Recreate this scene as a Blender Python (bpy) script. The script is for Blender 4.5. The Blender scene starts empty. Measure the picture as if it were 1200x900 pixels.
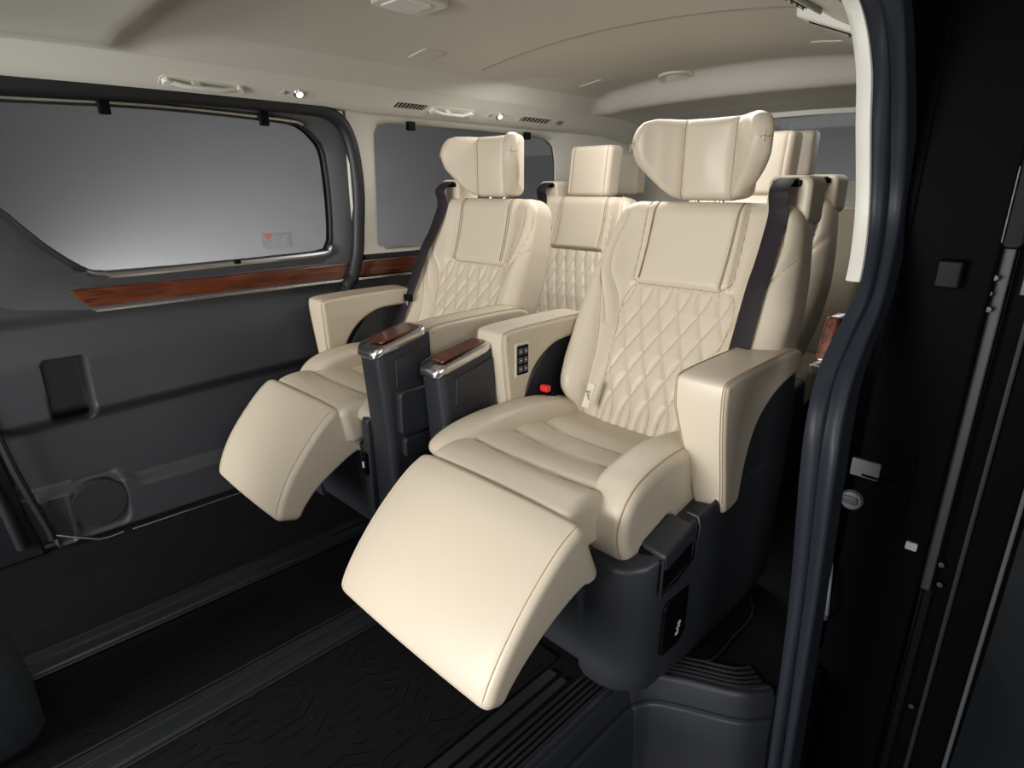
import bpy, bmesh, math, random
import numpy as np
from mathutils import Vector
random.seed(7)
PI = math.pi
SC = bpy.context.scene
COL = SC.collection

# ------------------------------------------------------------------ materials
def mat(name, col, rough=.5, metal=0., spec=.5, coat=0., sheen=0., bump=None, build=None):
    m = bpy.data.materials.new(name); m.use_nodes = True
    nt = m.node_tree; b = nt.nodes['Principled BSDF']
    b.inputs['Base Color'].default_value = (*col, 1)
    b.inputs['Roughness'].default_value = rough
    b.inputs['Metallic'].default_value = metal
    b.inputs['Specular IOR Level'].default_value = spec
    b.inputs['Coat Weight'].default_value = coat
    b.inputs['Coat Roughness'].default_value = .08
    b.inputs['Sheen Weight'].default_value = sheen
    if bump:
        sc, st, dist = bump
        tc = nt.nodes.new('ShaderNodeTexCoord'); n = nt.nodes.new('ShaderNodeTexNoise')
        n.inputs['Scale'].default_value = sc; n.inputs['Detail'].default_value = 3
        bp = nt.nodes.new('ShaderNodeBump'); bp.inputs['Strength'].default_value = st; bp.inputs['Distance'].default_value = dist
        nt.links.new(tc.outputs['Object'], n.inputs['Vector'])
        nt.links.new(n.outputs['Fac'], bp.inputs['Height']); nt.links.new(bp.outputs['Normal'], b.inputs['Normal'])
    if build: build(nt, b)
    return m

def wood_build(nt, b):
    tc = nt.nodes.new('ShaderNodeTexCoord'); mp = nt.nodes.new('ShaderNodeMapping')
    mp.inputs['Scale'].default_value = (60, 5, 60)
    n = nt.nodes.new('ShaderNodeTexNoise'); n.inputs['Scale'].default_value = 1.5; n.inputs['Detail'].default_value = 6; n.inputs['Distortion'].default_value = .8
    r = nt.nodes.new('ShaderNodeValToRGB')
    r.color_ramp.elements[0].position = .3; r.color_ramp.elements[0].color = (.035, .008, .0035, 1)
    r.color_ramp.elements[1].position = .75; r.color_ramp.elements[1].color = (.17, .038, .014, 1)
    nt.links.new(tc.outputs['Object'], mp.inputs['Vector']); nt.links.new(mp.outputs[0], n.inputs['Vector'])
    nt.links.new(n.outputs['Fac'], r.inputs['Fac']); nt.links.new(r.outputs['Color'], b.inputs['Base Color'])

def carpet_build(nt, b):
    L = nt.links
    tc = nt.nodes.new('ShaderNodeTexCoord')
    sep = nt.nodes.new('ShaderNodeSeparateXYZ'); L.new(tc.outputs['Object'], sep.inputs[0])
    def mth(op, a, b=None, c=None):
        n = nt.nodes.new('ShaderNodeMath'); n.operation = op
        for q, v in enumerate((a, b, c)):
            if v is None: continue
            if isinstance(v, (int, float)): n.inputs[q].default_value = v
            else: L.new(v, n.inputs[q])
        return n.outputs[0]
    # long embossed lines along the van with short slanted jogs
    row = mth('FLOOR', mth('DIVIDE', sep.outputs['X'], .12))
    yy = mth('MULTIPLY_ADD', row, .137, sep.outputs['Y'])
    pp = mth('PINGPONG', yy, .15)
    jog = nt.nodes.new('ShaderNodeMapRange'); jog.inputs['From Min'].default_value = .055; jog.inputs['From Max'].default_value = .095; jog.inputs['To Max'].default_value = .028
    L.new(pp, jog.inputs['Value'])
    xs = mth('ADD', sep.outputs['X'], jog.outputs[0])
    fr = mth('FRACT', mth('DIVIDE', xs, .028))
    ln = mth('SUBTRACT', 1., mth('MULTIPLY', mth('ABSOLUTE', mth('SUBTRACT', fr, .5)), 9.))
    ln = mth('MAXIMUM', ln, 0.)
    no = nt.nodes.new('ShaderNodeTexNoise'); no.inputs['Scale'].default_value = 900; L.new(tc.outputs['Object'], no.inputs['Vector'])
    big = nt.nodes.new('ShaderNodeTexNoise'); big.inputs['Scale'].default_value = 18; L.new(tc.outputs['Object'], big.inputs['Vector'])
    ml = nt.nodes.new('ShaderNodeMath'); ml.operation = 'MULTIPLY'; L.new(ln, ml.inputs[0])
    rp = nt.nodes.new('ShaderNodeMapRange'); rp.inputs['From Min'].default_value = .46; rp.inputs['From Max'].default_value = .56; L.new(big.outputs['Fac'], rp.inputs['Value'])
    L.new(rp.outputs[0], ml.inputs[1])
    ad = nt.nodes.new('ShaderNodeMath'); ad.operation = 'MULTIPLY_ADD'; ad.inputs[1].default_value = .25; L.new(no.outputs['Fac'], ad.inputs[0]); L.new(ml.outputs[0], ad.inputs[2])
    bp = nt.nodes.new('ShaderNodeBump'); bp.inputs['Strength'].default_value = 1.; bp.inputs['Distance'].default_value = .005
    L.new(ad.outputs[0], bp.inputs['Height']); L.new(bp.outputs['Normal'], b.inputs['Normal'])

def mesh_build(nt, b):
    tc = nt.nodes.new('ShaderNodeTexCoord'); v = nt.nodes.new('ShaderNodeTexVoronoi'); v.inputs['Scale'].default_value = 260; v.inputs['Randomness'].default_value = 0
    bp = nt.nodes.new('ShaderNodeBump'); bp.inputs['Strength'].default_value = .8; bp.inputs['Distance'].default_value = .002
    nt.links.new(tc.outputs['Object'], v.inputs['Vector']); nt.links.new(v.outputs['Distance'], bp.inputs['Height']); nt.links.new(bp.outputs['Normal'], b.inputs['Normal'])

def belt_build(nt, b):
    tc = nt.nodes.new('ShaderNodeTexCoord'); w = nt.nodes.new('ShaderNodeTexWave'); w.inputs['Scale'].default_value = 150; w.bands_direction = 'Z'
    bp = nt.nodes.new('ShaderNodeBump'); bp.inputs['Strength'].default_value = .25; bp.inputs['Distance'].default_value = .001
    nt.links.new(tc.outputs['Object'], w.inputs['Vector']); nt.links.new(w.outputs['Fac'], bp.inputs['Height']); nt.links.new(bp.outputs['Normal'], b.inputs['Normal'])

M = dict(
    leather=mat('cream_leather', (.57, .495, .385), .42, spec=.45, bump=(260, .12, .0006)),
    thread=mat('tan_thread', (.36, .26, .15), .7),
    thread_dark=mat('brown_seam', (.20, .135, .075), .8),
    plastic=mat('charcoal_plastic', (.023, .0255, .031), .42, bump=(700, .12, .0004)),
    panel=mat('door_panel_grey', (.036, .038, .043), .5, bump=(600, .15, .0004)),
    frame=mat('window_frame_grey', (.055, .058, .062), .42),
    black=mat('black_plastic', (.003, .003, .004), .45, spec=.08),
    rubber=mat('black_rubber', (.007, .008, .010), .5),
    seal=mat('pillar_grey_trim', (.011, .014, .020), .5, spec=.3, bump=(500, .1, .0004)),
    carpet=mat('black_carpet', (.0075, .0075, .008), .9, spec=.10, build=carpet_build),
    mat_=mat('black_mat', (.004, .004, .0045), .8, spec=.2, bump=(500, .6, .002)),
    rail=mat('rail_cover', (.014, .016, .019), .40),
    chrome=mat('chrome', (.72, .72, .73), .24, metal=1.),
    satin=mat('satin_metal', (.5, .5, .51), .3, metal=1.),
    wood=mat('red_brown_wood', (.2, .05, .02), .22, coat=.6, build=wood_build),
    head=mat('headliner', (.52, .505, .455), .9, spec=.2, bump=(900, .2, .0005)),
    trim=mat('cream_trim', (.60, .585, .52), .55, bump=(700, .1, .0003)),
    trimdark=mat('grey_cream_trim', (.22, .205, .175), .7),
    belt=mat('dark_belt', (.017, .012, .015), .6, spec=.3, build=belt_build),
    red=mat('red_plastic', (.75, .03, .03), .4),
    paint=mat('black_paint', (.0018, .0019, .0023), .45, spec=.012),
    white=mat('white_print', (.75, .75, .73), .6),
    orange=mat('orange_print', (.75, .12, .03), .6),
    backdrop=mat('studio_grey', (.36, .35, .34), .95, spec=.1),
    ground=mat('studio_floor', (.022, .031, .040), .7),
    speaker=mat('speaker_mesh', (.012, .012, .013), .7, build=mesh_build),
    lens=mat('lamp_lens', (.8, .8, .8), .2, spec=.8),
    bluegrey=mat('front_seat_grey', (.022, .028, .036), .5, bump=(300, .2, .0006)),
)
def glass_mat(name, tint, gloss=.06):
    m = bpy.data.materials.new(name); m.use_nodes = True; nt = m.node_tree; nt.nodes.clear()
    o = nt.nodes.new('ShaderNodeOutputMaterial'); mix = nt.nodes.new('ShaderNodeMixShader')
    t = nt.nodes.new('ShaderNodeBsdfTransparent'); t.inputs[0].default_value = (*tint, 1)
    g = nt.nodes.new('ShaderNodeBsdfGlossy'); g.inputs['Roughness'].default_value = .02
    f = nt.nodes.new('ShaderNodeFresnel'); f.inputs['IOR'].default_value = 1.16
    nt.links.new(f.outputs[0], mix.inputs[0]); nt.links.new(t.outputs[0], mix.inputs[1]); nt.links.new(g.outputs[0], mix.inputs[2])
    nt.links.new(mix.outputs[0], o.inputs['Surface'])
    return m
M['glass'] = glass_mat('tinted_glass', (.62, .63, .64))
def lamp_mat(name, col, s):
    m = bpy.data.materials.new(name); m.use_nodes = True; b = m.node_tree.nodes['Principled BSDF']
    b.inputs['Emission Color'].default_value = (*col, 1); b.inputs['Emission Strength'].default_value = s; b.inputs['Base Color'].default_value = (.8, .8, .8, 1)
    return m
M['lit'] = lamp_mat('lit_lamp', (1, .97, .9), .9)

# ------------------------------------------------------------------ helpers
OFF = {}
XF = [lambda p: p]           # world transform applied to all vertices (seats)
def tag(o, label=None, cat=None, group=None, kind=None):
    if label: o['label'] = label
    if cat: o['category'] = cat
    if group: o['group'] = group
    if kind: o['kind'] = kind
    return o
def empty(name, loc, label=None, cat=None, group=None, kind=None):
    o = bpy.data.objects.new(name, None); COL.objects.link(o); o.location = loc; o.empty_display_size = .05
    OFF[o] = Vector(loc)
    return tag(o, label, cat, group, kind)

class MB:
    def __init__(s): s.v = []; s.f = []
    def add(s, vs, fs):
        b = len(s.v); s.v += [tuple(map(float, p)) for p in vs]; s.f += [tuple(i + b for i in f) for f in fs]; return s
    def box(s, a, b):
        x0, y0, z0 = a; x1, y1, z1 = b
        return s.add([(x0, y0, z0), (x1, y0, z0), (x1, y1, z0), (x0, y1, z0), (x0, y0, z1), (x1, y0, z1), (x1, y1, z1), (x0, y1, z1)],
                     [(0, 3, 2, 1), (4, 5, 6, 7), (0, 1, 5, 4), (1, 2, 6, 5), (2, 3, 7, 6), (3, 0, 4, 7)])
    def prism(s, poly, axis, a, b, fn=None):
        """poly in the two other axes; extruded along axis from a to b"""
        def mk(p, t):
            if axis == 'x': return (t, p[0], p[1])
            if axis == 'y': return (p[0], t, p[1])
            return (p[0], p[1], t)
        n = len(poly)
        vs = [mk(p, a) for p in poly] + [mk(p, b) for p in poly]
        if fn: vs = [fn(v) for v in vs]
        return s.add(vs, [tuple(range(n)), tuple(range(2 * n - 1, n - 1, -1))] + [(i, (i + 1) % n, (i + 1) % n + n, i + n) for i in range(n)])
    def loft(s, rings, cap=True, closed=True):
        n = len(rings[0]); vs = [p for r in rings for p in r]; fs = []
        for k in range(len(rings) - 1):
            for i in range(n if closed else n - 1):
                j = (i + 1) % n
                fs.append((k * n + i, k * n + j, (k + 1) * n + j, (k + 1) * n + i))
        if cap: fs.append(tuple(range(n - 1, -1, -1))); fs.append(tuple((len(rings) - 1) * n + i for i in range(n)))
        return s.add(vs, fs)
    def tube(s, path, r, n=8, cap=True, flat=1.):
        P = [Vector(p) for p in path]
        if len(P) < 2: return s
        rings = []; up = None
        for i, p in enumerate(P):
            t = (P[min(i + 1, len(P) - 1)] - P[max(i - 1, 0)])
            if t.length < 1e-9: t = Vector((0, 0, 1))
            t.normalize()
            if up is None:
                up = Vector((0, 0, 1)) if abs(t.z) < .9 else Vector((1, 0, 0))
            up = (up - t * up.dot(t)).normalized(); w = t.cross(up)
            rr = r(i / (len(P) - 1)) if callable(r) else r
            rings.append([tuple(p + (up * math.cos(a) * flat + w * math.sin(a)) * rr) for a in [2 * PI * k / n for k in range(n)]])
        return s.loft(rings, cap)
    def ribbon(s, path, side, w, th):
        """flat strap: path pts, side direction per pt, width, thickness"""
        rings = []
        for i, p in enumerate(path):
            p = Vector(p); sd = Vector(side[i] if isinstance(side, list) else side).normalized()
            t = Vector(path[min(i + 1, len(path) - 1)]) - Vector(path[max(i - 1, 0)]); t.normalize()
            sd = (sd - t * sd.dot(t)).normalized(); nn = t.cross(sd)
            rings.append([tuple(p + sd * a * w / 2 + nn * b * th / 2) for a, b in ((-1, -.5), (-.96, -1), (.96, -1), (1, -.5), (1, .5), (.96, 1), (-.96, 1), (-1, .5))])
        return s.loft(rings)
    def cyl(s, c, ax, r, h, n=24, r2=None):
        c = Vector(c); ax = Vector(ax).normalized(); u = ax.orthogonal().normalized(); w = ax.cross(u); r2 = r if r2 is None else r2
        return s.loft([[tuple(c + ax * t + (u * math.cos(2 * PI * k / n) + w * math.sin(2 * PI * k / n)) * rr) for k in range(n)] for t, rr in ((0, r), (h, r2))])
    def build(s, name, m, parent=None, bevel=0, seg=3, smooth=40, label=None, cat=None, group=None, kind=None, loc=None, bang=30, recalc=True):
        root = parent
        while root is not None and root not in OFF: root = root.parent
        off = OFF[root] if root is not None else (Vector(loc) if loc else None)
        vs = [Vector(XF[0](p)) for p in s.v]
        if off is None:
            mn = Vector((min(v.x for v in vs), min(v.y for v in vs), min(v.z for v in vs))); mx = Vector((max(v.x for v in vs), max(v.y for v in vs), max(v.z for v in vs)))
            off = Vector(((mn.x + mx.x) / 2, (mn.y + mx.y) / 2, mn.z))
        me = bpy.data.meshes.new(name)
        me.from_pydata([tuple(v - off) for v in vs], [], s.f)
        bm = bmesh.new(); bm.from_mesh(me)
        if recalc: bmesh.ops.recalc_face_normals(bm, faces=bm.faces)
        if bevel:
            bmesh.ops.remove_doubles(bm, verts=bm.verts, dist=1e-5)
            es = [e for e in bm.edges if len(e.link_faces) == 2 and e.calc_face_angle(0) > math.radians(bang)]
            bmesh.ops.bevel(bm, geom=es, offset=bevel, segments=seg, profile=.5, affect='EDGES', clamp_overlap=True)
        bm.to_mesh(me); bm.free()
        for p in me.polygons: p.use_smooth = True
        me.set_sharp_from_angle(angle=math.radians(smooth))
        me.materials.append(m if not isinstance(m, str) else M[m])
        o = bpy.data.objects.new(name, me); COL.objects.link(o)
        if parent is not None: o.parent = parent
        else: o.location = off; OFF[o] = off
        if bevel:
            w = o.modifiers.new('wn', 'WEIGHTED_NORMAL'); w.keep_sharp = True
        return tag(o, label, cat, group, kind)

def catmull(pts, n=12):
    P = [np.array(p, float) for p in pts]; P = [2 * P[0] - P[1]] + P + [2 * P[-1] - P[-2]]; out = []
    for i in range(1, len(P) - 2):
        a, b, c, d = P[i - 1:i + 3]
        for k in range(n):
            t = k / n; out.append(.5 * (2 * b + (c - a) * t + (2 * a - 5 * b + 4 * c - d) * t * t + (3 * b - a - 3 * c + d) * t ** 3))
    out.append(P[-2]); return np.array(out)
def resample(pts, n):
    P = np.array(pts, float); d = np.r_[0, np.cumsum(np.linalg.norm(np.diff(P, axis=0), axis=1))]
    t = np.linspace(0, d[-1], n); return np.stack([np.interp(t, d, P[:, k]) for k in range(P.shape[1])], 1)
def sm(a, b, x):
    t = np.clip((x - a) / (b - a), 0, 1); return t * t * (3 - 2 * t)

class Curve:      # (y,z) centre line by arc length
    def __init__(s, pts):
        s.p = catmull(pts, 24); s.d = np.r_[0, np.cumsum(np.linalg.norm(np.diff(s.p, axis=0), axis=1))]; s.L = s.d[-1]
        t = np.gradient(s.p, axis=0); s.t = t / np.linalg.norm(t, axis=1)[:, None]
    def at(s, v):
        y = np.interp(v, s.d, s.p[:, 0]); z = np.interp(v, s.d, s.p[:, 1])
        ex = np.where(v < 0, v, np.where(v > s.L, v - s.L, 0))
        ty = np.interp(v, s.d, s.t[:, 0]); tz = np.interp(v, s.d, s.t[:, 1]); l = np.hypot(ty, tz); ty /= l; tz /= l
        return y + ex * ty, z + ex * tz, ty, tz
    def warp(s, x, v, n):
        y, z, ty, tz = s.at(v); return np.stack([x, y - tz * n, z + ty * n], -1)
    def vz(s, z): return float(np.interp(z, s.p[:, 1], s.d))
    def vy(s, y): return float(np.interp(y, s.p[:, 0], s.d))

def seg_dist(X, V, lines):
    D = np.full(X.shape, 9.)
    for ln in lines:
        A = np.array(ln, float)
        for i in range(len(A) - 1):
            a = A[i]; b = A[i + 1]; d = b - a; L = d @ d + 1e-12
            t = np.clip(((X - a[0]) * d[0] + (V - a[1]) * d[1]) / L, 0, 1)
            D = np.minimum(D, np.hypot(X - a[0] - t * d[0], V - a[1] - t * d[1]))
    return D
def dense(a, b, r, n, m=7):
    r = min(r, (b - a) / 2.2)
    e = r * (1 - np.cos(np.linspace(0, PI / 2, m + 1)))
    return np.r_[a + e, np.linspace(a + r, b - r, n)[1:-1], (b - e)[::-1]]

class Cushion:
    def __init__(s, warp, v0, v1, xl, xr, r=.03, rc=.03, T=.08, rb=.02, lift=None, seams=(), gd=.004, gw=.006, nu=60, nv=60, fast=False):
        s.__dict__.update(locals())
        s.xlf = xl if callable(xl) else (lambda v: xl + 0 * v); s.xrf = xr if callable(xr) else (lambda v: xr + 0 * v)
        s.Tf = T if callable(T) else (lambda x, v: T + 0 * x)
    def bounds(s, v):
        dv = np.clip(np.minimum(v - s.v0, s.v1 - v) / s.rc, 0, 1); k = s.rc * (1 - np.sqrt(1 - (1 - dv) ** 2))
        return s.xlf(v) + k, s.xrf(v) - k
    def e(s, x, v, r):
        a, b = s.bounds(v)
        dx = np.clip(np.minimum(x - a, b - x) / r, 0, 1); dv = np.clip(np.minimum(v - s.v0, s.v1 - v) / r, 0, 1)
        return np.sqrt(1 - (1 - dx) ** 2) * np.sqrt(1 - (1 - dv) ** 2)
    def top(s, x, v):
        e = s.e(x, v, s.r); n = -s.r * (1 - e)
        if s.lift: n = n + s.lift(x, v)
        if s.seams: n = n - s.gd * np.exp(-seg_dist(x, v, s.seams) / s.gw) * np.clip(e * 1.5, 0, 1)
        return n
    def mb(s):
        vs = dense(s.v0, s.v1, s.r, s.nv); nu = s.nu
        rows = []
        for v in vs:
            a, b = s.bounds(np.array([v])); rows.append(dense(float(a[0]), float(b[0]), s.r, nu))
        X = np.array(rows); V = np.repeat(vs[:, None], X.shape[1], 1)
        top = s.top(X, V); bot = -s.Tf(X, V) + s.rb * (1 - s.e(X, V, s.rb))
        Pt = s.warp(X, V, top); Pb = s.warp(X, V, bot)
        nv, nn = X.shape; m = MB(); vt = Pt.reshape(-1, 3).tolist() + Pb.reshape(-1, 3).tolist(); N = nv * nn; f = []
        for i in range(nv - 1):
            for j in range(nn - 1):
                a = i * nn + j; f.append((a, a + 1, a + nn + 1, a + nn)); f.append((N + a, N + a + nn, N + a + nn + 1, N + a + 1))
        loop = [j for j in range(nn)] + [i * nn + nn - 1 for i in range(1, nv)] + [(nv - 1) * nn + j for j in range(nn - 2, -1, -1)] + [i * nn for i in range(nv - 2, 0, -1)]
        for k in range(len(loop)):
            a = loop[k]; b = loop[(k + 1) % len(loop)]; f.append((a, N + a, N + b, b))
        m.add(vt, f); return m
    def thread(s, lines, r=.0012, off=.0004, step=.006, m=None):
        m = m or MB()
        for ln in lines:
            A = np.array(ln, float); L = np.linalg.norm(np.diff(A, axis=0), axis=1).sum(); q = resample(A, max(3, int(L / step)))
            a, b = s.bounds(q[:, 1]); ok = (q[:, 0] > a + .001) & (q[:, 0] < b - .001) & (q[:, 1] > s.v0) & (q[:, 1] < s.v1)
            q = q[ok]
            if len(q) < 3: continue
            n = s.top(q[:, 0], q[:, 1]) + off
            m.tube(s.warp(q[:, 0], q[:, 1], n).tolist(), r, 5)
        return m

def rrect(x0, x1, y0, y1, r, n=6):
    out = []
    for cx, cy, a0 in ((x1 - r, y1 - r, 0), (x0 + r, y1 - r, 90), (x0 + r, y0 + r, 180), (x1 - r, y0 + r, 270)):
        for k in range(n + 1):
            a = math.radians(a0 + 90 * k / n); out.append((cx + r * math.cos(a), cy + r * math.sin(a)))
    return out
def rbox_loft(m, c, sx, sy, sz, rx):
    pass

def slab(prof, x0, x1, R, lean=lambda z: 0, smooth_it=2, per=5):
    """padded slab: closed (y,z) profile, rounded towards both faces"""
    from mathutils.geometry import tessellate_polygon
    P = np.array(catmull(list(prof) + [prof[0]], per)[:-1])
    for _ in range(smooth_it): P = .5 * P + .25 * (np.roll(P, 1, 0) + np.roll(P, -1, 0))
    t = np.roll(P, -1, 0) - np.roll(P, 1, 0); t /= np.linalg.norm(t, axis=1)[:, None]; nrm = np.stack([t[:, 1], -t[:, 0]], 1)
    if np.sum(P[:, 0] * np.roll(P[:, 1], -1) - np.roll(P[:, 0], -1) * P[:, 1]) < 0: nrm = -nrm
    n = 7; L = [(R * (1 - math.cos(PI / 2 * k / (n - 1))), R * (1 - math.sin(PI / 2 * k / (n - 1)))) for k in range(n)]      # (x inset, profile inset)
    L = [(0, R + .003)] + L
    rings = [[(x0 + xo + lean(q[1]), q[0], q[1]) for q in P - nrm * ins] for xo, ins in L] + [[(x1 - xo, q[0], q[1]) for q in P - nrm * ins] for xo, ins in reversed(L)]
    mb = MB().loft(rings, cap=False); m = len(P)
    for base, r in ((0, rings[0]), ((len(rings) - 1) * m, rings[-1])):
        for tr_ in tessellate_polygon([[Vector((0, p[1], p[2])) for p in r]]): mb.f.append(tuple(base + i for i in tr_))
    return mb, P, nrm

# ------------------------------------------------------------------ seats
BC = Curve([(1.232, .375), (1.255, .43), (1.298, .52), (1.362, .64), (1.42, .76), (1.456, .86), (1.478, .95), (1.486, 1.0), (1.49, 1.03)])
def vz(z): return BC.vz(z)
def quilt_lines(v0, v1, hw, pitch=.057, slope=.47):
    lines = []
    L = v1 - v0
    vv = np.linspace(0, L, 60)
    mm = slope * (np.clip(vv - .075, 0, None) - np.clip(vv - (L - .03), 0, None) * .7)
    mm = np.convolve(np.pad(mm, 4, mode='edge'), np.ones(9) / 9, 'valid')
    for fam in (0, 1):
        for k in range(-14, 15):
            x = (k * pitch + mm) if fam == 0 else (k * pitch + pitch / 2 - mm)
            run = []
            for a, b in zip(x, vv + v0):
                if abs(a) <= hw(b): run.append((a, b))
                else:
                    if len(run) > 2: lines.append(run)
                    run = []
            if len(run) > 2: lines.append(run)
    return lines

def make_seat(name, cx, m, label, group, dy=0., dz=0., row2=True, armdy=0., seed=0, arm_in=(-.385, -.275), arm_out=(.21, .325)):
    root = empty(name, (cx, 1.15 + dy, 0), label, 'seat', group)
    XF[0] = lambda p: (cx + m * p[0], p[1] + dy, p[2] + dz)
    det = 1. if row2 else .55
    # ---- seat back
    zs = [.375, .42, .47, .55, .65, .74, .83, .94, 1.0]
    hL = [.13, .20, .255, .272, .277, .272, .262, .242, .235]
    hR = [.20, .235, .27, .29, .30, .30, .288, .268, .262]
    vq = [vz(z) for z in zs]
    xl = lambda v: -np.interp(v, vq, hL); xr = lambda v: np.interp(v, vq, hR)
    vT = vz(.988); vB = vz(.385)
    pv0, pv1 = vz(.772), vz(.985)
    pl, pr = -.152, .135
    pill = []    # pillow outline: left side down, rounded bottom, right side up
    for t in np.linspace(0, 1, 14): pill.append((pl + .012 * (1 - t) ** 2 * 0, pv1 - (pv1 - pv0 - .03) * t))
    pill[0] = (pl - .004, pv1 + .02)
    for a in np.linspace(180, 270, 8): pill.append((pl + .03 + .03 * math.cos(math.radians(a)), pv0 + .03 + .03 * math.sin(math.radians(a))))
    for a in np.linspace(270, 360, 8): pill.append((pr - .04 + .04 * math.cos(math.radians(a)), pv0 + .035 + .035 * math.sin(math.radians(a))))
    pill.append((pr, pv1 + .02))
    qv0, qv1 = vz(.40), pv0
    qh = lambda v: np.interp(v, [qv0, vz(.5), vz(.62), vz(.72), vz(.765), vz(.775)], [.125, .135, .150, .162, .148, .135])
    ql = quilt_lines(qv0, qv1 - .002, qh) if row2 else quilt_lines(qv0, qv1 - .002, qh, .052)
    qvs = np.linspace(qv0, qv1, 30)
    qb = [[(-float(qh(v)), v) for v in qvs], [(float(qh(v)), v) for v in qvs]]
    strips = [[(pl + .022, pv0 + .012), (pl + .028, pv1 + .02)], [(pr - .03, pv0 + .004), (pr - .022, pv1 + .02)]]
    curl = lambda s: [[(s * .20, vz(.98)), (s * .205, vz(.93)), (s * .215, vz(.86)), (s * .205, vz(.79)), (s * .175, vz(.73)), (s * .15, vz(.64))],
                      [(s * .222, vz(.96)), (s * .238, vz(.92)), (s * .243, vz(.86)), (s * .232, vz(.79)), (s * .20, vz(.71)), (s * .185, vz(.66))],
                      [(s * .275, vz(.86)), (s * .255, vz(.82)), (s * .225, vz(.775)), (s * .208, vz(.73))],
                      [(s * .235, vz(.80)), (s * .205, vz(.70)), (s * .185, vz(.60)), (s * .178, vz(.50)), (s * .172, vz(.42))]]
    bl = [catmull(l, 8).tolist() for s in (-1, 1) for l in curl(s)]
    P0, P1 = pv0, pv1
    def lift(x, v):
        ax = np.abs(x)
        vr = (v - vB) / (vT - vB)
        b = sm(.15, .225, ax) * (.050 * sm(.0, .2, vr) * (1 - .75 * sm(.62, 1., vr)) + .004)
        b = b - .018 * sm(.24, .30, ax)
        # pillow raise
        inside = sm(0, .012, np.minimum(np.minimum(x - pl, pr - x), v - pv0)) * (1 - 0 * v)
        b = b + .010 * inside
        b = b + .010 * np.exp(-((v - vz(.60)) / .09) ** 2) * (1 - sm(.1, .2, ax))
        return b
    nu, nv = (170, 190) if row2 else (100, 110)
    C = Cushion(BC.warp, vB, vT, xl, xr, r=.035, rc=.055, T=lambda x, v: .10 + .0 * x, rb=.035, lift=lift,
                seams=ql + qb + strips + bl + [pill], gd=.0065, gw=.0065, nu=nu, nv=nv)
    back = C.mb().build('backrest', 'leather', root)
    C.gd = .0065
    th = C.thread(ql, .0009); C.thread(qb + bl, .0011, m=th); th.build('stitching', 'thread', back)
    t2 = C.thread(strips + [[(p[0] + .005, p[1]) for p in s_] for s_ in strips], .0011, off=.0012); C.thread([pill], .0011, m=t2)
    t2.build('pillow_seam', 'thread_dark', back)
    # rear shell of the back
    BS = Cushion(BC.warp, vz(.40), vz(.96), -.22, .22, r=.02, rc=.05, T=.02, rb=.012, nu=12, nv=24)
    w0 = BS.warp
    BS.warp = lambda x, v, n: w0(x, v, n - .092)
    BS.mb().build('back_shell', 'plastic', root)
    # ---- head restraint
    if row2:
        def hw(l_up):       # lateral arc -> (x, forward)
            c = .066; a0 = math.radians(24); a1 = math.radians(60); Lw = .130
            n = 40; s_ = np.linspace(0, Lw, n); ang = a0 + (a1 - a0) * sm(0, 1, s_ / Lw)
            cx_ = np.r_[0, np.cumsum(np.cos(ang[:-1]) * np.diff(s_))]; cy_ = np.r_[0, np.cumsum(np.sin(ang[:-1]) * np.diff(s_))]
            return s_, cx_, cy_, ang, c
        s_, cx_, cy_, ang, cc = hw(0)
        def warpH(h, l, n):
            al = np.abs(l); sg = np.sign(l); ex = np.clip(al - cc, 0, None)
            X = np.minimum(al, cc) + np.interp(ex, s_, cx_); F = np.interp(ex, s_, cy_); a = np.where(al > cc, np.interp(ex, s_, ang), 0) * sm(cc - .01, cc + .02, al)
            # normal (front = -y): rotates inward on wings
            x = sg * (X - np.sin(a) * n); f = F + np.cos(a) * n
            # slight recline of the pad
            return np.stack([x, 1.500 - f + (h - 1.0) * .10 * 0 + .0 * h, h], -1)
        lo = lambda l: np.interp(np.abs(l), [0, .06, .09, .12, .15, .178, .194], [.988, .988, .998, 1.022, 1.052, 1.082, 1.11])
        hi = lambda l: np.interp(np.abs(l), [0, .07, .10, .14, .165, .184, .194], [1.186, 1.187, 1.189, 1.189, 1.182, 1.168, 1.15])
        hs = [[(h, sgn * .068) for h in np.linspace(.98, 1.2, 12)] for sgn in (-1, 1)]
        hs2 = [[(h, sgn * .062) for h in np.linspace(.98, 1.2, 12)] for sgn in (-1, 1)]
        def Hlift(h, l):
            al = np.abs(l)
            return .012 * sm(.07, .13, al) + .010 * (1 - sm(.0, .075, al)) * np.sin(np.clip((h - .99) / .2, 0, 1) * PI)
        H = Cushion(warpH, -.194, .194, lo, hi, r=.022, rc=.03, T=lambda h, l: .075 - .036 * sm(.07, .12, np.abs(l)), rb=.022, lift=Hlift, seams=hs, gd=.010, gw=.006, nu=40, nv=110)
        H.v = None
        hr = H.mb().build('headrest', 'leather', root)
        edge = [[(float(lo(np.array(l))) + 0 + .12 * (float(hi(np.array(l))) - float(lo(np.array(l)))) if False else h, sg * .205) for h in np.linspace(1.08, 1.16, 8)] for sg in (-1, 1)]
        for a_, b_ in zip(hs, hs2): H.thread([a_], .0012).build('stitching', 'thread_dark', hr)
        # side seam across the outside of each wing
        for sg in (-1, 1):
            pts = [tuple(warpH(np.array([1.135 + n_ * .25]), np.array([sg * (.1945 - .004 * (n_ > -.012))]), np.array([n_]))[0]) for n_ in np.linspace(-.006, -.034, 12)]
            MB().tube(pts, .0010, 5).build('wing_seam', 'thread', hr)
    else:
        def warpH(h, l, n): return np.stack([l, 1.495 - n + (h - 1.0) * .12, h], -1)
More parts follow.
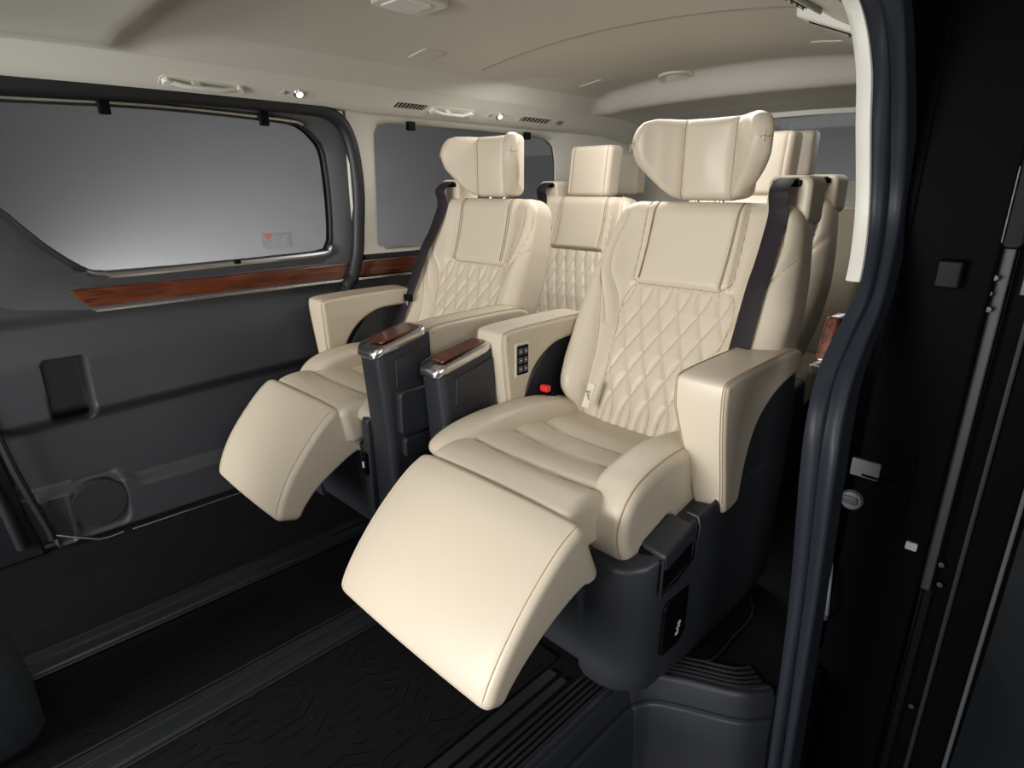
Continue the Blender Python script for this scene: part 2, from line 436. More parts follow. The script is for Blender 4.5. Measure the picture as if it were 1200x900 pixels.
        hs = [[(h, sgn * .086) for h in np.linspace(.98, 1.2, 12)] for sgn in (-1, 1)]
        H = Cushion(warpH, -.108, .108, lambda l: .985 + 0 * l, lambda l: 1.185 + 0 * l, r=.018, rc=.02, T=.09, rb=.02, lift=lambda h, l: .006 * (1 - (l / .11) ** 2), seams=hs, gd=.005, gw=.004, nu=20, nv=40)
        hr = H.mb().build('headrest', 'leather', root)
        for a_ in hs: H.thread([a_], .0012).build('stitching', 'thread_dark', hr)
    for sx in (-.035, .035): MB().tube([(sx, 1.535, .93), (sx, 1.54, 1.02)], .006, 10).build('headrest_post', 'chrome', root)
    # ---- seat cushion
    CC = Curve([(.745, .452), (.80, .462), (.88, .463), (1.0, .452), (1.12, .437), (1.22, .428), (1.30, .425)]) if row2 else Curve([(.99, .455), (1.04, .458), (1.12, .445), (1.22, .435), (1.30, .43)])
    def sea(y, sag=.012):
        v = CC.vy(y); return catmull([(-.195, v + .004), (-.10, v - sag * .3), (0, v - sag * .5), (.10, v - sag * .3), (.185, v + .004)], 6).tolist()
    cs = [sea(.862), sea(.985), sea(1.10)] if row2 else [sea(1.10)]
    def cl(x, v):
        y = CC.at(v)[0]
        return -.010 * sm(.0, .12, .2 - np.abs(x)) * sm(.8, 1.1, y) + .003 * np.sin(np.clip((y - .745) / .118, 0, 8) * PI) ** 2
    Cc = Cushion(CC.warp, 0, CC.L, -.215, .190, r=.02, rc=.02, T=.11, rb=.02, lift=cl, seams=cs, gd=.008, gw=.008, nu=40, nv=110)
    seat = Cc.mb().build('seat', 'leather', root)
    Cc.thread(cs, .0014, off=.0009).build('stitching', 'thread', seat)
    # side bolsters
    for sg, xc, wdt in ((-1, -.240, .060), (1, .198, .052)):
        path = [(.868, .318), (.847, .355), (.838, .392), (.845, .43), (.868, .464), (.910, .489), (.98, .503), (1.06, .507), (1.16, .495), (1.26, .468), (1.30, .45)]
        if sg < 0: path = [(.80, .40), (.79, .43), (.805, .455), (.855, .475), (.94, .487), (1.05, .488), (1.16, .478), (1.26, .455), (1.30, .44)]
        if not row2: path = [(1.0, .40), (1.0, .44), (1.03, .47), (1.10, .487), (1.16, .485), (1.26, .46), (1.30, .445)]
        if sg > 0 and row2:
            prof = path + [(1.30, .36), (1.20, .335), (1.0, .325)]
            mb, P, nrm = slab(prof, xc - wdt, xc + wdt, .026, smooth_it=3, per=6)
            b = mb.build('side_bolster', 'leather', root)
            n8 = 8 * 6
            MB().tube([(xc + wdt - .013, P[q, 0] - nrm[q, 0] * .0024, P[q, 1] - nrm[q, 1] * .0024) for q in range(2, n8)], .0011, 5).build('stitching', 'thread', b)
            continue
        Cv = Curve(path)
        def blift(x, v, xc=xc, wdt=wdt): return -.016 * ((x - xc) / wdt) ** 2
        bs_ = [[(xc + sg * wdt * .72, .01), (xc + sg * wdt * .72, Cv.L)]]
        B = Cushion(Cv.warp, 0, Cv.L, xc - wdt, xc + wdt, r=.028, rc=.012, T=lambda x, v: .05 + .06 * sm(.17, .30, v), rb=.01, lift=blift, seams=bs_, gd=.0025, gw=.004, nu=20, nv=70)
        b = B.mb().build('side_bolster', 'leather', root)
        B.thread(bs_, .0011).build('stitching', 'thread', b)
    if row2:
        # ---- leg rest
        LC = Curve([(.546, .190), (.564, .245), (.600, .310), (.650, .372), (.705, .428), (.748, .457)]) if m < 0 else Curve([(.502, .213), (.522, .256), (.562, .312), (.62, .374), (.69, .430), (.748, .457)])
        ls = [[((.218 if sg > 0 else -.210) if m > 0 else (.200 if sg > 0 else -.180), v) for v in np.linspace(.012, LC.L, 12)] for sg in (-1, 1)]
        la, lb_ = (-.228, .234) if m > 0 else (-.196, .216)
        L_ = Cushion(LC.warp, 0, LC.L, la, lb_, r=.016, rc=.022, T=lambda x, v: (.044 if m > 0 else .066) + .100 * (v / LC.L) ** 1.2, rb=.012, lift=lambda x, v: .006 * (1 - (x / .22) ** 2), seams=ls, gd=.0022, gw=.003, nu=30, nv=50)
        lr = L_.mb().build('leg_rest', 'leather', root)
        for a_ in ls: L_.thread([a_], .0011).build('stitching', 'thread', lr)
    # ---- armrests
    if row2:
        def arm(x0, x1, outer):
            ay = armdy
            prof = [(1.052, .600), (1.050, .650), (1.075, .668), (1.25, .672), (1.36, .672), (1.42, .666), (1.445, .64), (1.42, .612), (1.34, .600), (1.27, .576), (1.215, .535), (1.185, .47), (1.175, .40), (1.165, .372), (1.115, .365), (1.100, .380), (1.085, .45), (1.065, .53)]
            if not outer or m < 0:      # deeper arch under this armrest
                prof = prof[:8] + [(1.29, .612), (1.215, .588), (1.160, .540), (1.132, .47), (1.124, .40), (1.116, .372), (1.092, .365), (1.080, .380), (1.070, .45), (1.060, .53)]
            pr_ = [(y + ay, z) for y, z in prof]
            R = .012
            lean = lambda z: (.042 * float(np.clip((.60 - z) / .23, 0, 1)) if outer else 0)
            mb, P, nrm = slab(pr_, x0, x1, R, lean)
            a_ = mb.build('armrest', 'leather', root)
            ts = MB(); nP = len(P); order = list(range(nP - 14, nP)) + list(range(0, 27))
            for xa, s0 in ((x0, 1), (x1, -1)):
                for xo, ins in ((.0095, .0003), (.0055, .0020)):
                    ts.tube([(xa + s0 * xo + (lean(P[i, 1]) if s0 > 0 else 0), P[i, 0] - nrm[i, 0] * (ins - .0006), P[i, 1] - nrm[i, 1] * (ins - .0006)) for i in order], .0009, 5)
            ts.build('stitching', 'thread', a_)
            return a_
        a_out = arm(*arm_out, True); a_in = arm(*arm_in, False)
        # power switch panel on the inner face of the inboard armrest
        xi = arm_in[1]; ay = armdy
        fr = MB().prism(rrect(1.088 + ay, 1.142 + ay, .538, .632, .006), 'x', xi - .004, xi + .003).build('switch_frame', 'trim', a_in, bevel=.0015)
        MB().prism(rrect(1.094 + ay, 1.136 + ay, .545, .625, .004), 'x', xi, xi + .0045).build('switch_panel', 'black', fr)
        for kz in range(3):
            for ky in range(2): MB().prism(rrect(1.098 + ay + .019 * ky, 1.113 + ay + .019 * ky, .552 + .024 * kz, .569 + .024 * kz, .002), 'x', xi + .003, xi + .0065).build('switch_button', 'frame', fr, bevel=.001)
        for kz in range(3):
            for ky in range(2): MB().box((xi + .0064, 1.103 + ay + .019 * ky, .559 + .024 * kz), (xi + .0068, 1.108 + ay + .019 * ky, .562 + .024 * kz)).build('switch_icon', 'white', fr)
        # shields under both armrests
        for x0, x1, ia in ((arm_out[0] + .035, arm_out[1] - .012, 0), (arm_in[0] + .03, arm_in[1] - .025, 1)):
            sh = [(1.12, .30), (1.12, .40), (1.18, .52), (1.25, .60), (1.34, .63), (1.44, .63), (1.47, .50), (1.44, .30)]
            MB().prism([(y + (armdy if i < 4 else 0), z) for i, (y, z) in enumerate(sh)], 'x', x0, x1).build('side_shield', 'plastic', root, bevel=.01)
        # ---- base with the handle, outboard
        xo0, xo1 = .155, .300
        plan = [(xo0, .842), (xo0 + .03, .834), (xo0 + .07, .834), (xo0 + .105, .846), (xo0 + .132, .872), (xo1 + .002, .91), (xo1 + .012, 1.05), (xo1 + .015, 1.25), (xo1 + .012, 1.45), (xo0, 1.45)]
        rings = []
        def ztop(y, x): return .328 + np.clip(y - .84, 0, .26) * .33
        for zz, ins in ((.02, .014), (.035, .006), (.08, .002), (.18, .0), ('t', -.003), ('t2', .0), ('t3', .006)):
            ring = []
            for i, (x, y) in enumerate(plan):
                dx = ins if x > xo0 + .01 else 0; dyv = ins if y < .9 else 0
                z = zz if not isinstance(zz, str) else float(ztop(y, x)) - {'t': .012, 't2': .003, 't3': 0}[zz]
                bulge = 0
                ring.append((x - dx, y + dyv, z))
            rings.append(ring)
        base = MB().loft(rings).build('base_cover', 'plastic', root, smooth=50)
        # lever handle + recess on the outer shoulder of the base
        hz = lambda y: float(ztop(y, .3))
        rec = MB()
        xs = xo1 + .003
        rec.add([(xs - .058, .900, hz(.900) - .062), (xs + .0045, .895, hz(.895) - .075), (xs + .009, 1.005, hz(1.005) - .085), (xs - .055, 1.005, hz(1.005) - .06),
                 (xs - .058, .900, hz(.900) + .0015), (xs + .0045, .895, hz(.895) - .004), (xs + .009, 1.005, hz(1.005) - .004), (xs - .055, 1.005, hz(1.005) + .0015)],
                [(0, 3, 2, 1), (4, 5, 6, 7), (0, 1, 5, 4), (1, 2, 6, 5), (2, 3, 7, 6), (3, 0, 4, 7)])
        rc_ = rec.build('handle_recess', 'black', root, bevel=.006)
        gr = MB()
        gr.add([(xs - .052, .905, hz(.905) - .008), (xs + .010, .900, hz(.905) - .030), (xs + .014, 1.000, hz(1.0) - .030), (xs - .048, 1.002, hz(1.0) - .010),
                (xs - .052, .905, hz(.905) + .010), (xs + .006, .900, hz(.905) + .006), (xs + .010, 1.000, hz(1.0) + .006), (xs - .048, 1.002, hz(1.0) + .010)],
               [(0, 3, 2, 1), (4, 5, 6, 7), (0, 1, 5, 4), (1, 2, 6, 5), (2, 3, 7, 6), (3, 0, 4, 7)])
        gr.build('release_handle', 'plastic', root, bevel=.007)
        rim = MB(); rim.tube([(xs + .007, .892, hz(.90) + .006), (xs + .0075, .890, hz(.90) - .075), (xs + .010, .95, hz(.95) - .088), (xs + .013, 1.005, hz(1.005) - .080), (xs + .013, 1.017, hz(1.01) - .01), (xs + .005, 1.021, hz(1.015) + .004), (xs - .02, 1.021, hz(1.015) + .006)], .0028, 8)
        rim.build('handle_rim', 'rail', root)
        pk = MB().prism([(.918, .110), (.918, .225), (.93, .235), (1.01, .240), (1.01, .125), (.985, .105)], 'x', xs - .01, xs + .008).build('pocket_panel', 'black', root, bevel=.003)
        icn = MB().box((xs + .0078, .973, .135), (xs + .009, .977, .165)); icn.box((xs + .0078, .968, .150), (xs + .009, .982, .154)); icn.box((xs + .0078, .965, .135), (xs + .009, .973, .142)); icn.box((xs + .0078, .977, .158), (xs + .009, .983, .166))
        icn.build('symbol', 'white', pk)
    else:
        for sg, x0, x1 in ((-1, -.30, -.17), (1, .17, .30)):
            MB().prism([(1.02, .05), (1.01, .30), (1.04, .37), (1.40, .42), (1.44, .05)], 'x', x0, x1).build('base_cover', 'plastic', root, bevel=.02)
    # centre of the base under the cushion
    MB().prism([(.86 if row2 else 1.05, .03), (.80 if row2 else 1.05, .34), (1.30, .34), (1.42, .10), (1.42, .03)], 'x', -.27 if not row2 else -.23, .17).build('base_frame', 'plastic', root, bevel=.012)
    # ---- belt guide + shoulder belt
    gx = .212
    g = MB().prism(rrect(gx - .048, gx + .055, .93, 1.048, .022), 'y', 1.50, 1.60).build('belt_guide', 'leather', root, bevel=.012)
    MB().prism(rrect(gx - .034, gx + .032, 1.022, 1.037, .005), 'y', 1.492, 1.515).build('belt_slot', 'black', g, bevel=.002)
    path = [(gx, 1.53, 1.040), (gx - .002, 1.488, 1.038), (gx, 1.452, 1.010)]
    for q, zz in enumerate((.96, .90, .84, .78, .72, .66, .60, .54, .49)):
        v = vz(zz); xb_ = gx + .001 + .0022 * q
        nmax = max(float(C.top(np.array([xb_ + d]), np.array([v]))[0]) for d in (-.022, 0, .022)) + .004 + .004 * math.sin(q / 8 * PI)
        path.append(tuple(C.warp(np.array([xb_]), np.array([v]), np.array([nmax]))[0]))
    path = catmull(path, 6).tolist()
    b = MB().ribbon(path, (1, -.12, 0), .048, .002).build('seat_belt', 'belt', root)
    pt = np.array(path[-14]); MB().box((pt[0] - .030, pt[1] - .010, pt[2] - .014), (pt[0] + .030, pt[1] + .004, pt[2] + .010)).build('belt_tongue', 'black', b, bevel=.003)
    MB().box((pt[0] - .016, pt[1] - .014, pt[2] - .040), (pt[0] + .016, pt[1] - .006, pt[2] - .012)).build('tongue_plate', 'satin', b, bevel=.002)
    # inboard buckle and its boot
    if row2:
        xb = -.247
        bo = MB(); bo.tube([(xb - .004, 1.25, .41), (xb - .004, 1.22, .455), (xb - .004, 1.195, .487)], .016, 10, flat=.8)
        bk = bo.build('belt_buckle', 'black', root)
        MB().box((xb - .018, 1.176, .484), (xb + .010, 1.194, .502)).build('buckle_button', 'red', bk, bevel=.004)
        # small woven tag with "SRS"-like airbag mark sewn into the side seam
        tgb = MB().box((0, 0, 0), (.001, .001, .001))
    XF[0] = lambda p: p
    return root

seat_near = make_seat('captain_seat', -.788, 1, 'near cream leather captain seat with open leg rest, beside the open sliding door', 'second row captain seats')
seat_far = make_seat('captain_seat', -1.588, -1, 'far cream leather captain seat with open leg rest, beside the large left window', 'second row captain seats', armdy=-.092, arm_in=(-.335, -.245), arm_out=(.236, .336))
seat_r3l = make_seat('rear_seat', -1.632, -1, 'third row cream seat seen between the two captain seats', 'third row seats', dy=.60, row2=False)
seat_r3r = make_seat('rear_seat', -.92, 1, 'third row cream seat directly behind the near captain seat', 'third row seats', dy=.60, dz=.012, row2=False)

def airbag_tag(seat, x, y, z):
    t = MB().prism([(y - .008, z - .030), (y + .006, z - .030), (y + .010, z + .028), (y - .004, z + .028)], 'x', x - .0008, x + .0008)
    return t
# airbag cloth tag on the near seat, sewn on the inner side seam
xx = -.788 - .135
tb = MB().add([(xx - .008, 1.212, .462), (xx + .010, 1.217, .458), (xx + .014, 1.240, .520), (xx - .003, 1.235, .524), (xx - .008, 1.210, .462), (xx + .010, 1.215, .458), (xx + .014, 1.238, .520), (xx - .003, 1.233, .524)],
              [(0, 1, 2, 3), (7, 6, 5, 4), (0, 4, 5, 1), (1, 5, 6, 2), (2, 6, 7, 3), (3, 7, 4, 0)])
tagp = tb.build('airbag_tag', 'leather', seat_near)
def text_obj(name, body, size, loc, rot, m, parent, ext=.0004):
    cu = bpy.data.curves.new(name, 'FONT'); cu.body = body; cu.size = size; cu.extrude = ext; cu.align_x = 'CENTER'; cu.align_y = 'CENTER'
    o = bpy.data.objects.new(name, cu); COL.objects.link(o)
    dg = bpy.context.evaluated_depsgraph_get(); me = bpy.data.meshes.new_from_object(o.evaluated_get(dg)); bpy.data.objects.remove(o)
    o = bpy.data.objects.new(name, me); COL.objects.link(o); me.materials.append(M[m] if isinstance(m, str) else m)
    root = parent
    while root is not None and root not in OFF: root = root.parent
    o.rotation_euler = rot
    o.parent = parent; o.location = Vector(loc) - (OFF[root] if root else Vector((0, 0, 0)))
    return o
text_obj('tag_lettering', 'SRS', .018, (xx + .003, 1.2215, .492), (math.radians(70), math.radians(-90), math.radians(0)), 'thread_dark', tagp)

# ---- fourth row bench
br = empty('bench_seat', (-1.30, 2.5, 0), 'cream fourth row bench at the back of the cabin, only its top showing', 'seat')
XF[0] = lambda p: (p[0], p[1], p[2])
C4 = Curve([(2.42, .40), (2.52, .66), (2.60, .86), (2.64, .955)])
ss = [[(x, v) for v in (0, C4.L)] for x in (-1.62, -1.58, -1.34, -1.08, -1.04, -.84)]
K = Cushion(C4.warp, 0, C4.L, -1.92, -.66, r=.03, rc=.04, T=.10, rb=.02, seams=ss, gd=.006, gw=.006, nu=90, nv=30)
o = K.mb().build('backrest', 'leather', br); K.thread(ss, .0012).build('stitching', 'thread', o)
Ks = Cushion(Curve([(2.02, .40), (2.20, .43), (2.45, .41)]).warp, 0, .43, -1.92, -.66, r=.03, rc=.04, T=.14, rb=.02, nu=30, nv=20)
Ks.mb().build('seat', 'leather', br)
MB().box((-1.88, 2.08, .02), (-.70, 2.46, .29)).build('base_frame', 'plastic', br, bevel=.01)
for cx, z0, z1 in ((-1.855, .985, 1.185), (-1.045, 1.06, 1.24)):
    def wH(h, l, n, cx=cx): return np.stack([cx + l, 2.66 - n, h], -1)
    H = Cushion(wH, -.10, .10, z0, z1, r=.015, rc=.02, T=.08, rb=.02, nu=16, nv=20)
    h_ = H.mb().build('headrest', 'leather', br)
    MB().tube([(cx, 2.70, .93), (cx, 2.70, z0 + .03)], .006, 8).build('headrest_post', 'chrome', h_)

# ------------------------------------------------------------------ consoles between the captain seats (each bolted to its seat)
def console(seat, x0, x1, y0, y1, z0, z1, zb, far):
    """x0..x1 wide, y0 front .. y1 rear, top z0 (front) z1 (rear)"""
    w = x1 - x0
    rings = []
    zsamp = [zb, zb + .03, .15, .25, .33, .40, .47, .53, z0 - .04, z0 - .02]
    for z in zsamp:
        k = (z - zb) / (z0 - zb)
        yf = y0 + .030 - .030 * k ** .7 + .010 * math.sin(k * PI)       # front leans back lower down
        b = .006 * math.sin(k * PI)
        r = .022
        pts = []
        for cx, cy, a0 in ((x1 + b - r, yf + r, -90), ):
            for q in range(7): a = math.radians(a0 + 90 * q / 6); pts.append((cx + r * math.cos(a), cy + r * math.sin(a), z))
        zr = z + (z1 - z0) * sm(.4, 1, k)
        pts += [(x1 + b, y1, float(zr)), (x0, y1, float(zr))]
        for q in range(7): a = math.radians(180 + 90 * q / 6); pts.append((x0 + r + r * math.cos(a), yf + r + r * math.sin(a), z))
        rings.append(pts)
    body = MB().loft(rings).build('console', 'plastic', seat, smooth=60)
    # tilted chrome ring and wood lid
    def lid(ins, h0, h1, mname, nm, r=.03):
        poly = rrect(x0 - .003 + ins, x1 + .003 - ins, y0 - .006 + ins * 1.9, y1 - ins * .8, r, 8)
        m = MB(); zf = lambda y, h: z0 + (z1 - z0) * (y - y0) / (y1 - y0) + h - .016 * math.exp(-((y - y0) / .02) ** 2)
        m.loft([[(x, y, zf(y, h0)) for x, y in poly], [(x, y, zf(y, h1)) for x, y in poly]])
        return m.build(nm, mname, body, bevel=min(.007, (h1 - h0) * .4), seg=4)
    lid(.0, -.024, -.002, 'chrome', 'chrome_rim', .028)
    lid(.017, -.006, .0, 'wood', 'wood_lid', .010)
    # side flap line
    fz = z0 - .04
    MB().prism([(y0 + .05, fz - .075), (y0 + .05, fz - .004), (y1 - .01, fz + (z1 - z0) - .004), (y1 - .01, fz - .058)], 'x', x1 - .004, x1 + .0065).build('side_flap', 'plastic', body, bevel=.002)
    if far:
        MB().prism(rrect(y0 + .045, y0 + .155, .41, .53, .015), 'x', x1 - .002, x1 + .024).build('cup_holder', 'plastic', body, bevel=.006)
        MB().prism(rrect(y0 + .055, y0 + .155, .345, .402, .012), 'x', x1 - .002, x1 + .022).build('cup_tray', 'plastic', body, bevel=.005)
        side = MB().prism([(y0 + .012, .10), (y0 + .012, .43), (y0 + .03, .445), (y0 + .16, .445), (y0 + .16, .10)], 'x', x0 - .028, x0 + .004).build('side_step', 'plastic', body, bevel=.008)
        p = MB().box((x0 - .020, y0 + .002, .27), (x0 - .003, y0 + .016, .335)).build('switch_plate', 'black', side, bevel=.003)
        MB().box((x0 - .015, y0 - .001, .295), (x0 - .009, y0 + .004, .312)).build('symbol', 'white', side)
    else:
        MB().cyl((x1 - .014, y0 + .045, .30), (.35, -1, .1), .014, .03).build('release_knob', 'frame', body, bevel=.004)
    return body
console(seat_near, -1.196, -1.112, .872, 1.060, .608, .640, .05, False)
console(seat_far, -1.318, -1.225, .772, .935, .655, .682, .02, True)

# ------------------------------------------------------------------ floor
E_ = [(-.56, -.6), (-.56, .60), (-.558, .88), (-.548, .93), (-.520, .972), (-.46, 1.008), (-.374, 1.050), (-.335, 1.085), (-.30, 1.14), (-.30, 2.95)]
Ec = [tuple(p) for p in catmull(E_[1:9], 8)]
edge = [E_[0]] + Ec + [E_[-1]]
fl = MB().prism([(-2.07, -.6), (-.56, -.6)] + Ec + [(-.30, 2.95), (-2.07, 2.95)], 'z', -.05, 0).build('floor', 'mat_', kind='structure')
def lane(x0, x1, y0, y1, label):
    return MB().prism(rrect(x0, x1, y0, y1, .01), 'z', .0, .006).build('carpet', 'carpet', bevel=.002, label=label, cat='carpet', group=None)
lane(-1.965, -1.560, -.5, 2.0, 'black embossed carpet strip beside the left door, under the far captain seat')
lane(-1.455, -1.185, -.5, 2.0, 'black embossed carpet strip down the middle between two floor rails')
lane(-1.085, -.700, -.5, .86, 'black embossed carpet strip in front of the near captain seat leg rest')
def rail(x0, x1, y0, y1, label, h=.012, m='rail'):
    r = empty('seat_rail', ((x0 + x1) / 2, (y0 + y1) / 2, 0), label, 'floor rail')
    n = 3; w = (x1 - x0) / n
    prof = [(x0 - .006, 0), (x0, h)]
    mid = (x0 + x1) / 2
    prof += [(mid - .008, h), (mid - .006, h - .007), (mid + .004, h - .007), (mid + .006, h), (x1, h), (x1 + .006, 0)]
    MB().prism(prof, 'y', y0, y1).build('rail_cover', m, r, bevel=.0015)
    for x in (x0 - .012, x1 + .012): MB().tube([(x, y0, .006), (x, y1, .006)], .0035, 8).build('rail_edge', 'rail', r)
    return r
rail(-1.542, -1.478, -.5, 2.6, 'long dark floor rail nearest the left door')
rail(-1.168, -1.102, -.5, 2.6, 'long smooth floor rail between the two captain seats')
rr = empty('sill_plate', (-.62, .3, 0), 'ribbed dark sill plate along the step edge', 'sill plate')
for x0, x1 in ((-.692, -.668), (-.658, -.640)):
    MB().prism([(x0, -.5), (x1, -.5), (x1, .82), (x0, .82)], 'z', 0, .007).build('rib', 'rail', rr, bevel=.0018)
def ridge_path(d):
    A = np.array(edge[:-6]); t = np.gradient(A, axis=0); t /= np.linalg.norm(t, axis=1)[:, None]
    return [(a[0] - b[1] * d, a[1] + b[0] * d) for a, b in zip(A, t)]
for d in (.014, .026, .038, .052, .066):
    MB().tube([(x, y, .003) for x, y in ridge_path(d)], .0042, 8).build('rib', 'rail', rr)
# step well: lip, riser, tread
stp = empty('entry_step', (-.42, .3, -.24), 'dark moulded entry step well under the door opening', 'step')
def offs(d):
    A = np.array(edge); t = np.gradient(A, axis=0); t /= np.linalg.norm(t, axis=1)[:, None]
    return [(a[0] + b[1] * d, a[1] - b[0] * d) for a, b in zip(A, t)]
rings = []
for d, z in ((-.012, .004), (.0, .006), (.006, .003), (.010, -.006), (.016, -.028), (.020, -.05), (.028, -.052), (.031, -.058), (.038, -.12), (.045, -.22), (.06, -.24)):
    rings.append([(x, y, z) for x, y in offs(d)[:-5]])
riser = MB().loft(rings, cap=False, closed=False)
riser.build('riser', 'plastic', stp, smooth=55)
lipm = MB().tube([(x, y, -.050) for x, y in offs(.022)[:-5]], .0028, 8); lipm.build('riser_bead', 'rail', stp)
lip2 = MB().tube([(x, y, .004) for x, y in offs(.002)[:-5]], .0035, 8); lip2.build('step_lip', 'rail', stp)
tr = [(x, y) for x, y in offs(.05)[:-3] if x < -.31 and y < 1.1]
MB().prism(tr + [(-.285, .93), (-.02, .93), (-.02, -.6)], 'z', -.27, -.238).build('tread', 'plastic', stp, bevel=.004)
MB().tube([(x, y, -.237) for x, y in offs(.085)[6:-10]], .004, 8).build('tread_bead', 'rail', stp)
# small mat beside the near seat
mp = [(-.600, 1.06), (-.55, 1.045), (-.480, 1.065), (-.446, 1.10), (-.445, 1.20), (-.449, 1.31), (-.50, 1.40), (-.520, 1.46), (-.60, 1.5)]
mt = MB().prism(mp, 'z', 0, .007).build('floor_mat', 'carpet', bevel=.002, label='small black carpet mat with piped edge beside the near seat base', cat='mat')
MB().tube([(x, y, .008) for x, y in catmull(mp[:-1], 6)], .0028, 8).build('mat_piping', 'rail', mt)

# ------------------------------------------------------------------ left side: sliding door
door = empty('door_1', (-2.03, .55, 0), kind='structure')
# lower inner panel as a relief
ys = np.linspace(.03, 1.245, 300); zs = np.linspace(.012, .80, 210)
Yg, Zg = np.meshgrid(ys, zs)
fr_y = np.interp(Zg, [.0, .08, .42, .80], [.150, .140, .085, .03])
Xg = -2.03 + 0 * Yg
Xg += .040 * sm(.375, .425, Zg - .035 * (Yg - .4)) * (1 - .6 * sm(.55, .70, Zg))   # bulged upper panel
Xg += .014 * sm(.66, .70, Zg)
bl_ = .20 + .035 * sm(.33, .40, Yg) * -1
Xg += .030 * (1 - sm(bl_ - .03, bl_ + .01, Zg)) * sm(.0, .03, Zg)
def sdr(cy, cz, hy, hz, r, Y, Z):
    a = np.abs(Y - cy) - hy + r; b = np.abs(Z - cz) - hz + r
    return np.hypot(np.maximum(a, 0), np.maximum(b, 0)) + np.minimum(np.maximum(a, b), 0) - r
sp = sdr(.263, .478 , .055, .100, .022, Yg - .02 * (Zg - .48), Zg)
Xg -= .060 * (1 - sm(-.012, .0, sp))
sk = sdr(.275, .118, .072, .092, .035, Yg, Zg)
Xg -= .007 * (1 - sm(-.014, .0, sk))
# notch left of the speaker
sn = sdr(.175, .10, .022, .075, .008, Yg, Zg); Xg -= .010 * (1 - sm(-.004, .0, sn))
# hide area ahead of the door's front edge
edge_d = Yg - fr_y
Xg -= .05 * (1 - sm(-.004, .006, edge_d))
G = np.stack([Xg, Yg, Zg], -1).reshape(-1, 3).tolist(); nn = len(ys); F = []
for i in range(len(zs) - 1):
    for j in range(nn - 1): a = i * nn + j; F.append((a, a + 1, a + nn + 1, a + nn))
MB().add(G, F).build('door_panel', 'panel', door, smooth=60, recalc=False)
MB().cyl((-2.020, .272, .122), (1, 0, 0), .076, .020, 40, .072).build('speaker_grille', 'speaker', door, bevel=.002)
MB().box((-2.12, .20, .37), (-2.062, .33, .59)).build('pocket_shade', 'black', door)  # black block standing in for the deep shade inside the pocket
# front edge seal of the door
MB().tube([(-1.99, y, z) for z, y in ((.06, .142), (.09, .140), (.2, .118), (.3, .100), (.42, .085), (.6, .055), (.8, .02))], .010, 8).build('door_edge_seal', 'rubber', door)
# metal sill strip under the panel
MB().tube([(-2.0, .137, .074), (-1.99, .19, .045), (-1.985, .245, .016), (-1.985, .27, .012), (-1.985, .31, .014)], .0028, 8).build('sill_strip', 'satin', door)
MB().tube([(-1.985, .335, .012), (-1.985, .67, .010), (-1.985, 1.25, .010)], .0028, 8).build('sill_strip', 'satin', door)

def ring_panel(m, outer, inner, n=120, xo=-2.0, xi=-2.0, steps=1, fn=None):
    """closed ring between two (y,z) outlines, matched by angle about the inner centre"""
    def samp(poly, c):
        P = resample(list(poly) + [poly[0]], 900); a = np.arctan2(P[:, 1] - c[1], P[:, 0] - c[0]); out = []
        for k in range(n):
            t = -PI + 2 * PI * (k + .5) / n; d = np.abs((a - t + PI) % (2 * PI) - PI); out.append(P[np.argmin(d)])
        return np.array(out)
    c = np.mean(np.array(inner), 0); O = samp(outer, c); I = samp(inner, c)
    rings = []
    for s_ in range(steps + 1):
        t = s_ / steps; Q = O + (I - O) * t; x = xo + (xi - xo) * t
        rings.append([((x + (fn(t) if fn else 0)), q[0], q[1]) for q in Q])
    return m, rings
def ring_solid(rings, th):
    back = [[(p[0] - th, p[1], p[2]) for p in r] for r in reversed(rings)]
    m = MB(); m.loft(rings + back + [rings[0]], cap=False); return m
tum = lambda z: .035 * max(0, (z - .75)) / .5         # upper body leans in
win1 = [(-.02, 1.215), (.265, 1.222), (.605, 1.232), (.977, 1.222), (1.045, 1.210), (1.085, 1.180), (1.115, 1.132), (1.123, .991), (1.118, .860), (1.105, .823), (1.077, .806), (.90, .800), (.701, .796), (.443, .793), (.400, .797), (.363, .808), (.298, .865), (.247, .926), (.213, .969), (.12, 1.06), (.0, 1.13)]
win1s = [tuple(p) for p in catmull(win1, 4)]
rub1 = [(-.12, 1.250), (.272, 1.258), (.652, 1.272), (1.05, 1.271), (1.12, 1.263), (1.180, 1.235), (1.212, 1.17), (1.225, 1.08), (1.226, .991), (1.215, .88), (1.205, .80), (1.18, .72)]
# door upper frame ring between seal and window
outer = rub1 + [(1.20, .70), (.9, .70), (.34, .70), (.18, .72), (.06, .80), (-.12, .84)]
_, rg = ring_panel(None, outer, win1s, 160, -1.985, -2.018, 8, fn=lambda t: .006 * math.sin(t * PI) - .010 * sm(.88, 1, t) * 1.)
ring_solid(rg, .02).build('window_surround', 'frame', door, smooth=50)
# sculpted bright inner bead
MB().tube([(-2.015, y, z) for y, z in win1s] , .0035, 8).build('window_bead', 'rubber', door)
tp = [p for p in win1s if p[1] > 1.15 and p[0] < 1.05]
MB().tube([(-2.004, y, z + .008) for y, z in tp], .008, 8).build('shade_rail', 'satin', door)
bt_ = [p for p in win1s if p[1] < .83 and p[0] > .36]
MB().tube([(-2.004, y, z - .008) for y, z in bt_], .010, 8).build('lower_chrome_bead', 'satin', door)
for y in (.479, .912): MB().prism(rrect(y - .014, y + .014, 1.205, 1.247, .004), 'x', -2.0, -1.985).build('shade_hook', 'black', door, bevel=.003)
MB().prism(rrect(.76, .78, .788, .800, .003), 'x', -2.0, -1.99).build('shade_hook', 'black', door, bevel=.002)
gl = MB().prism([(y, z) for y, z in win1s], 'x', -2.030, -2.026).build('window_1', 'glass', kind='structure')
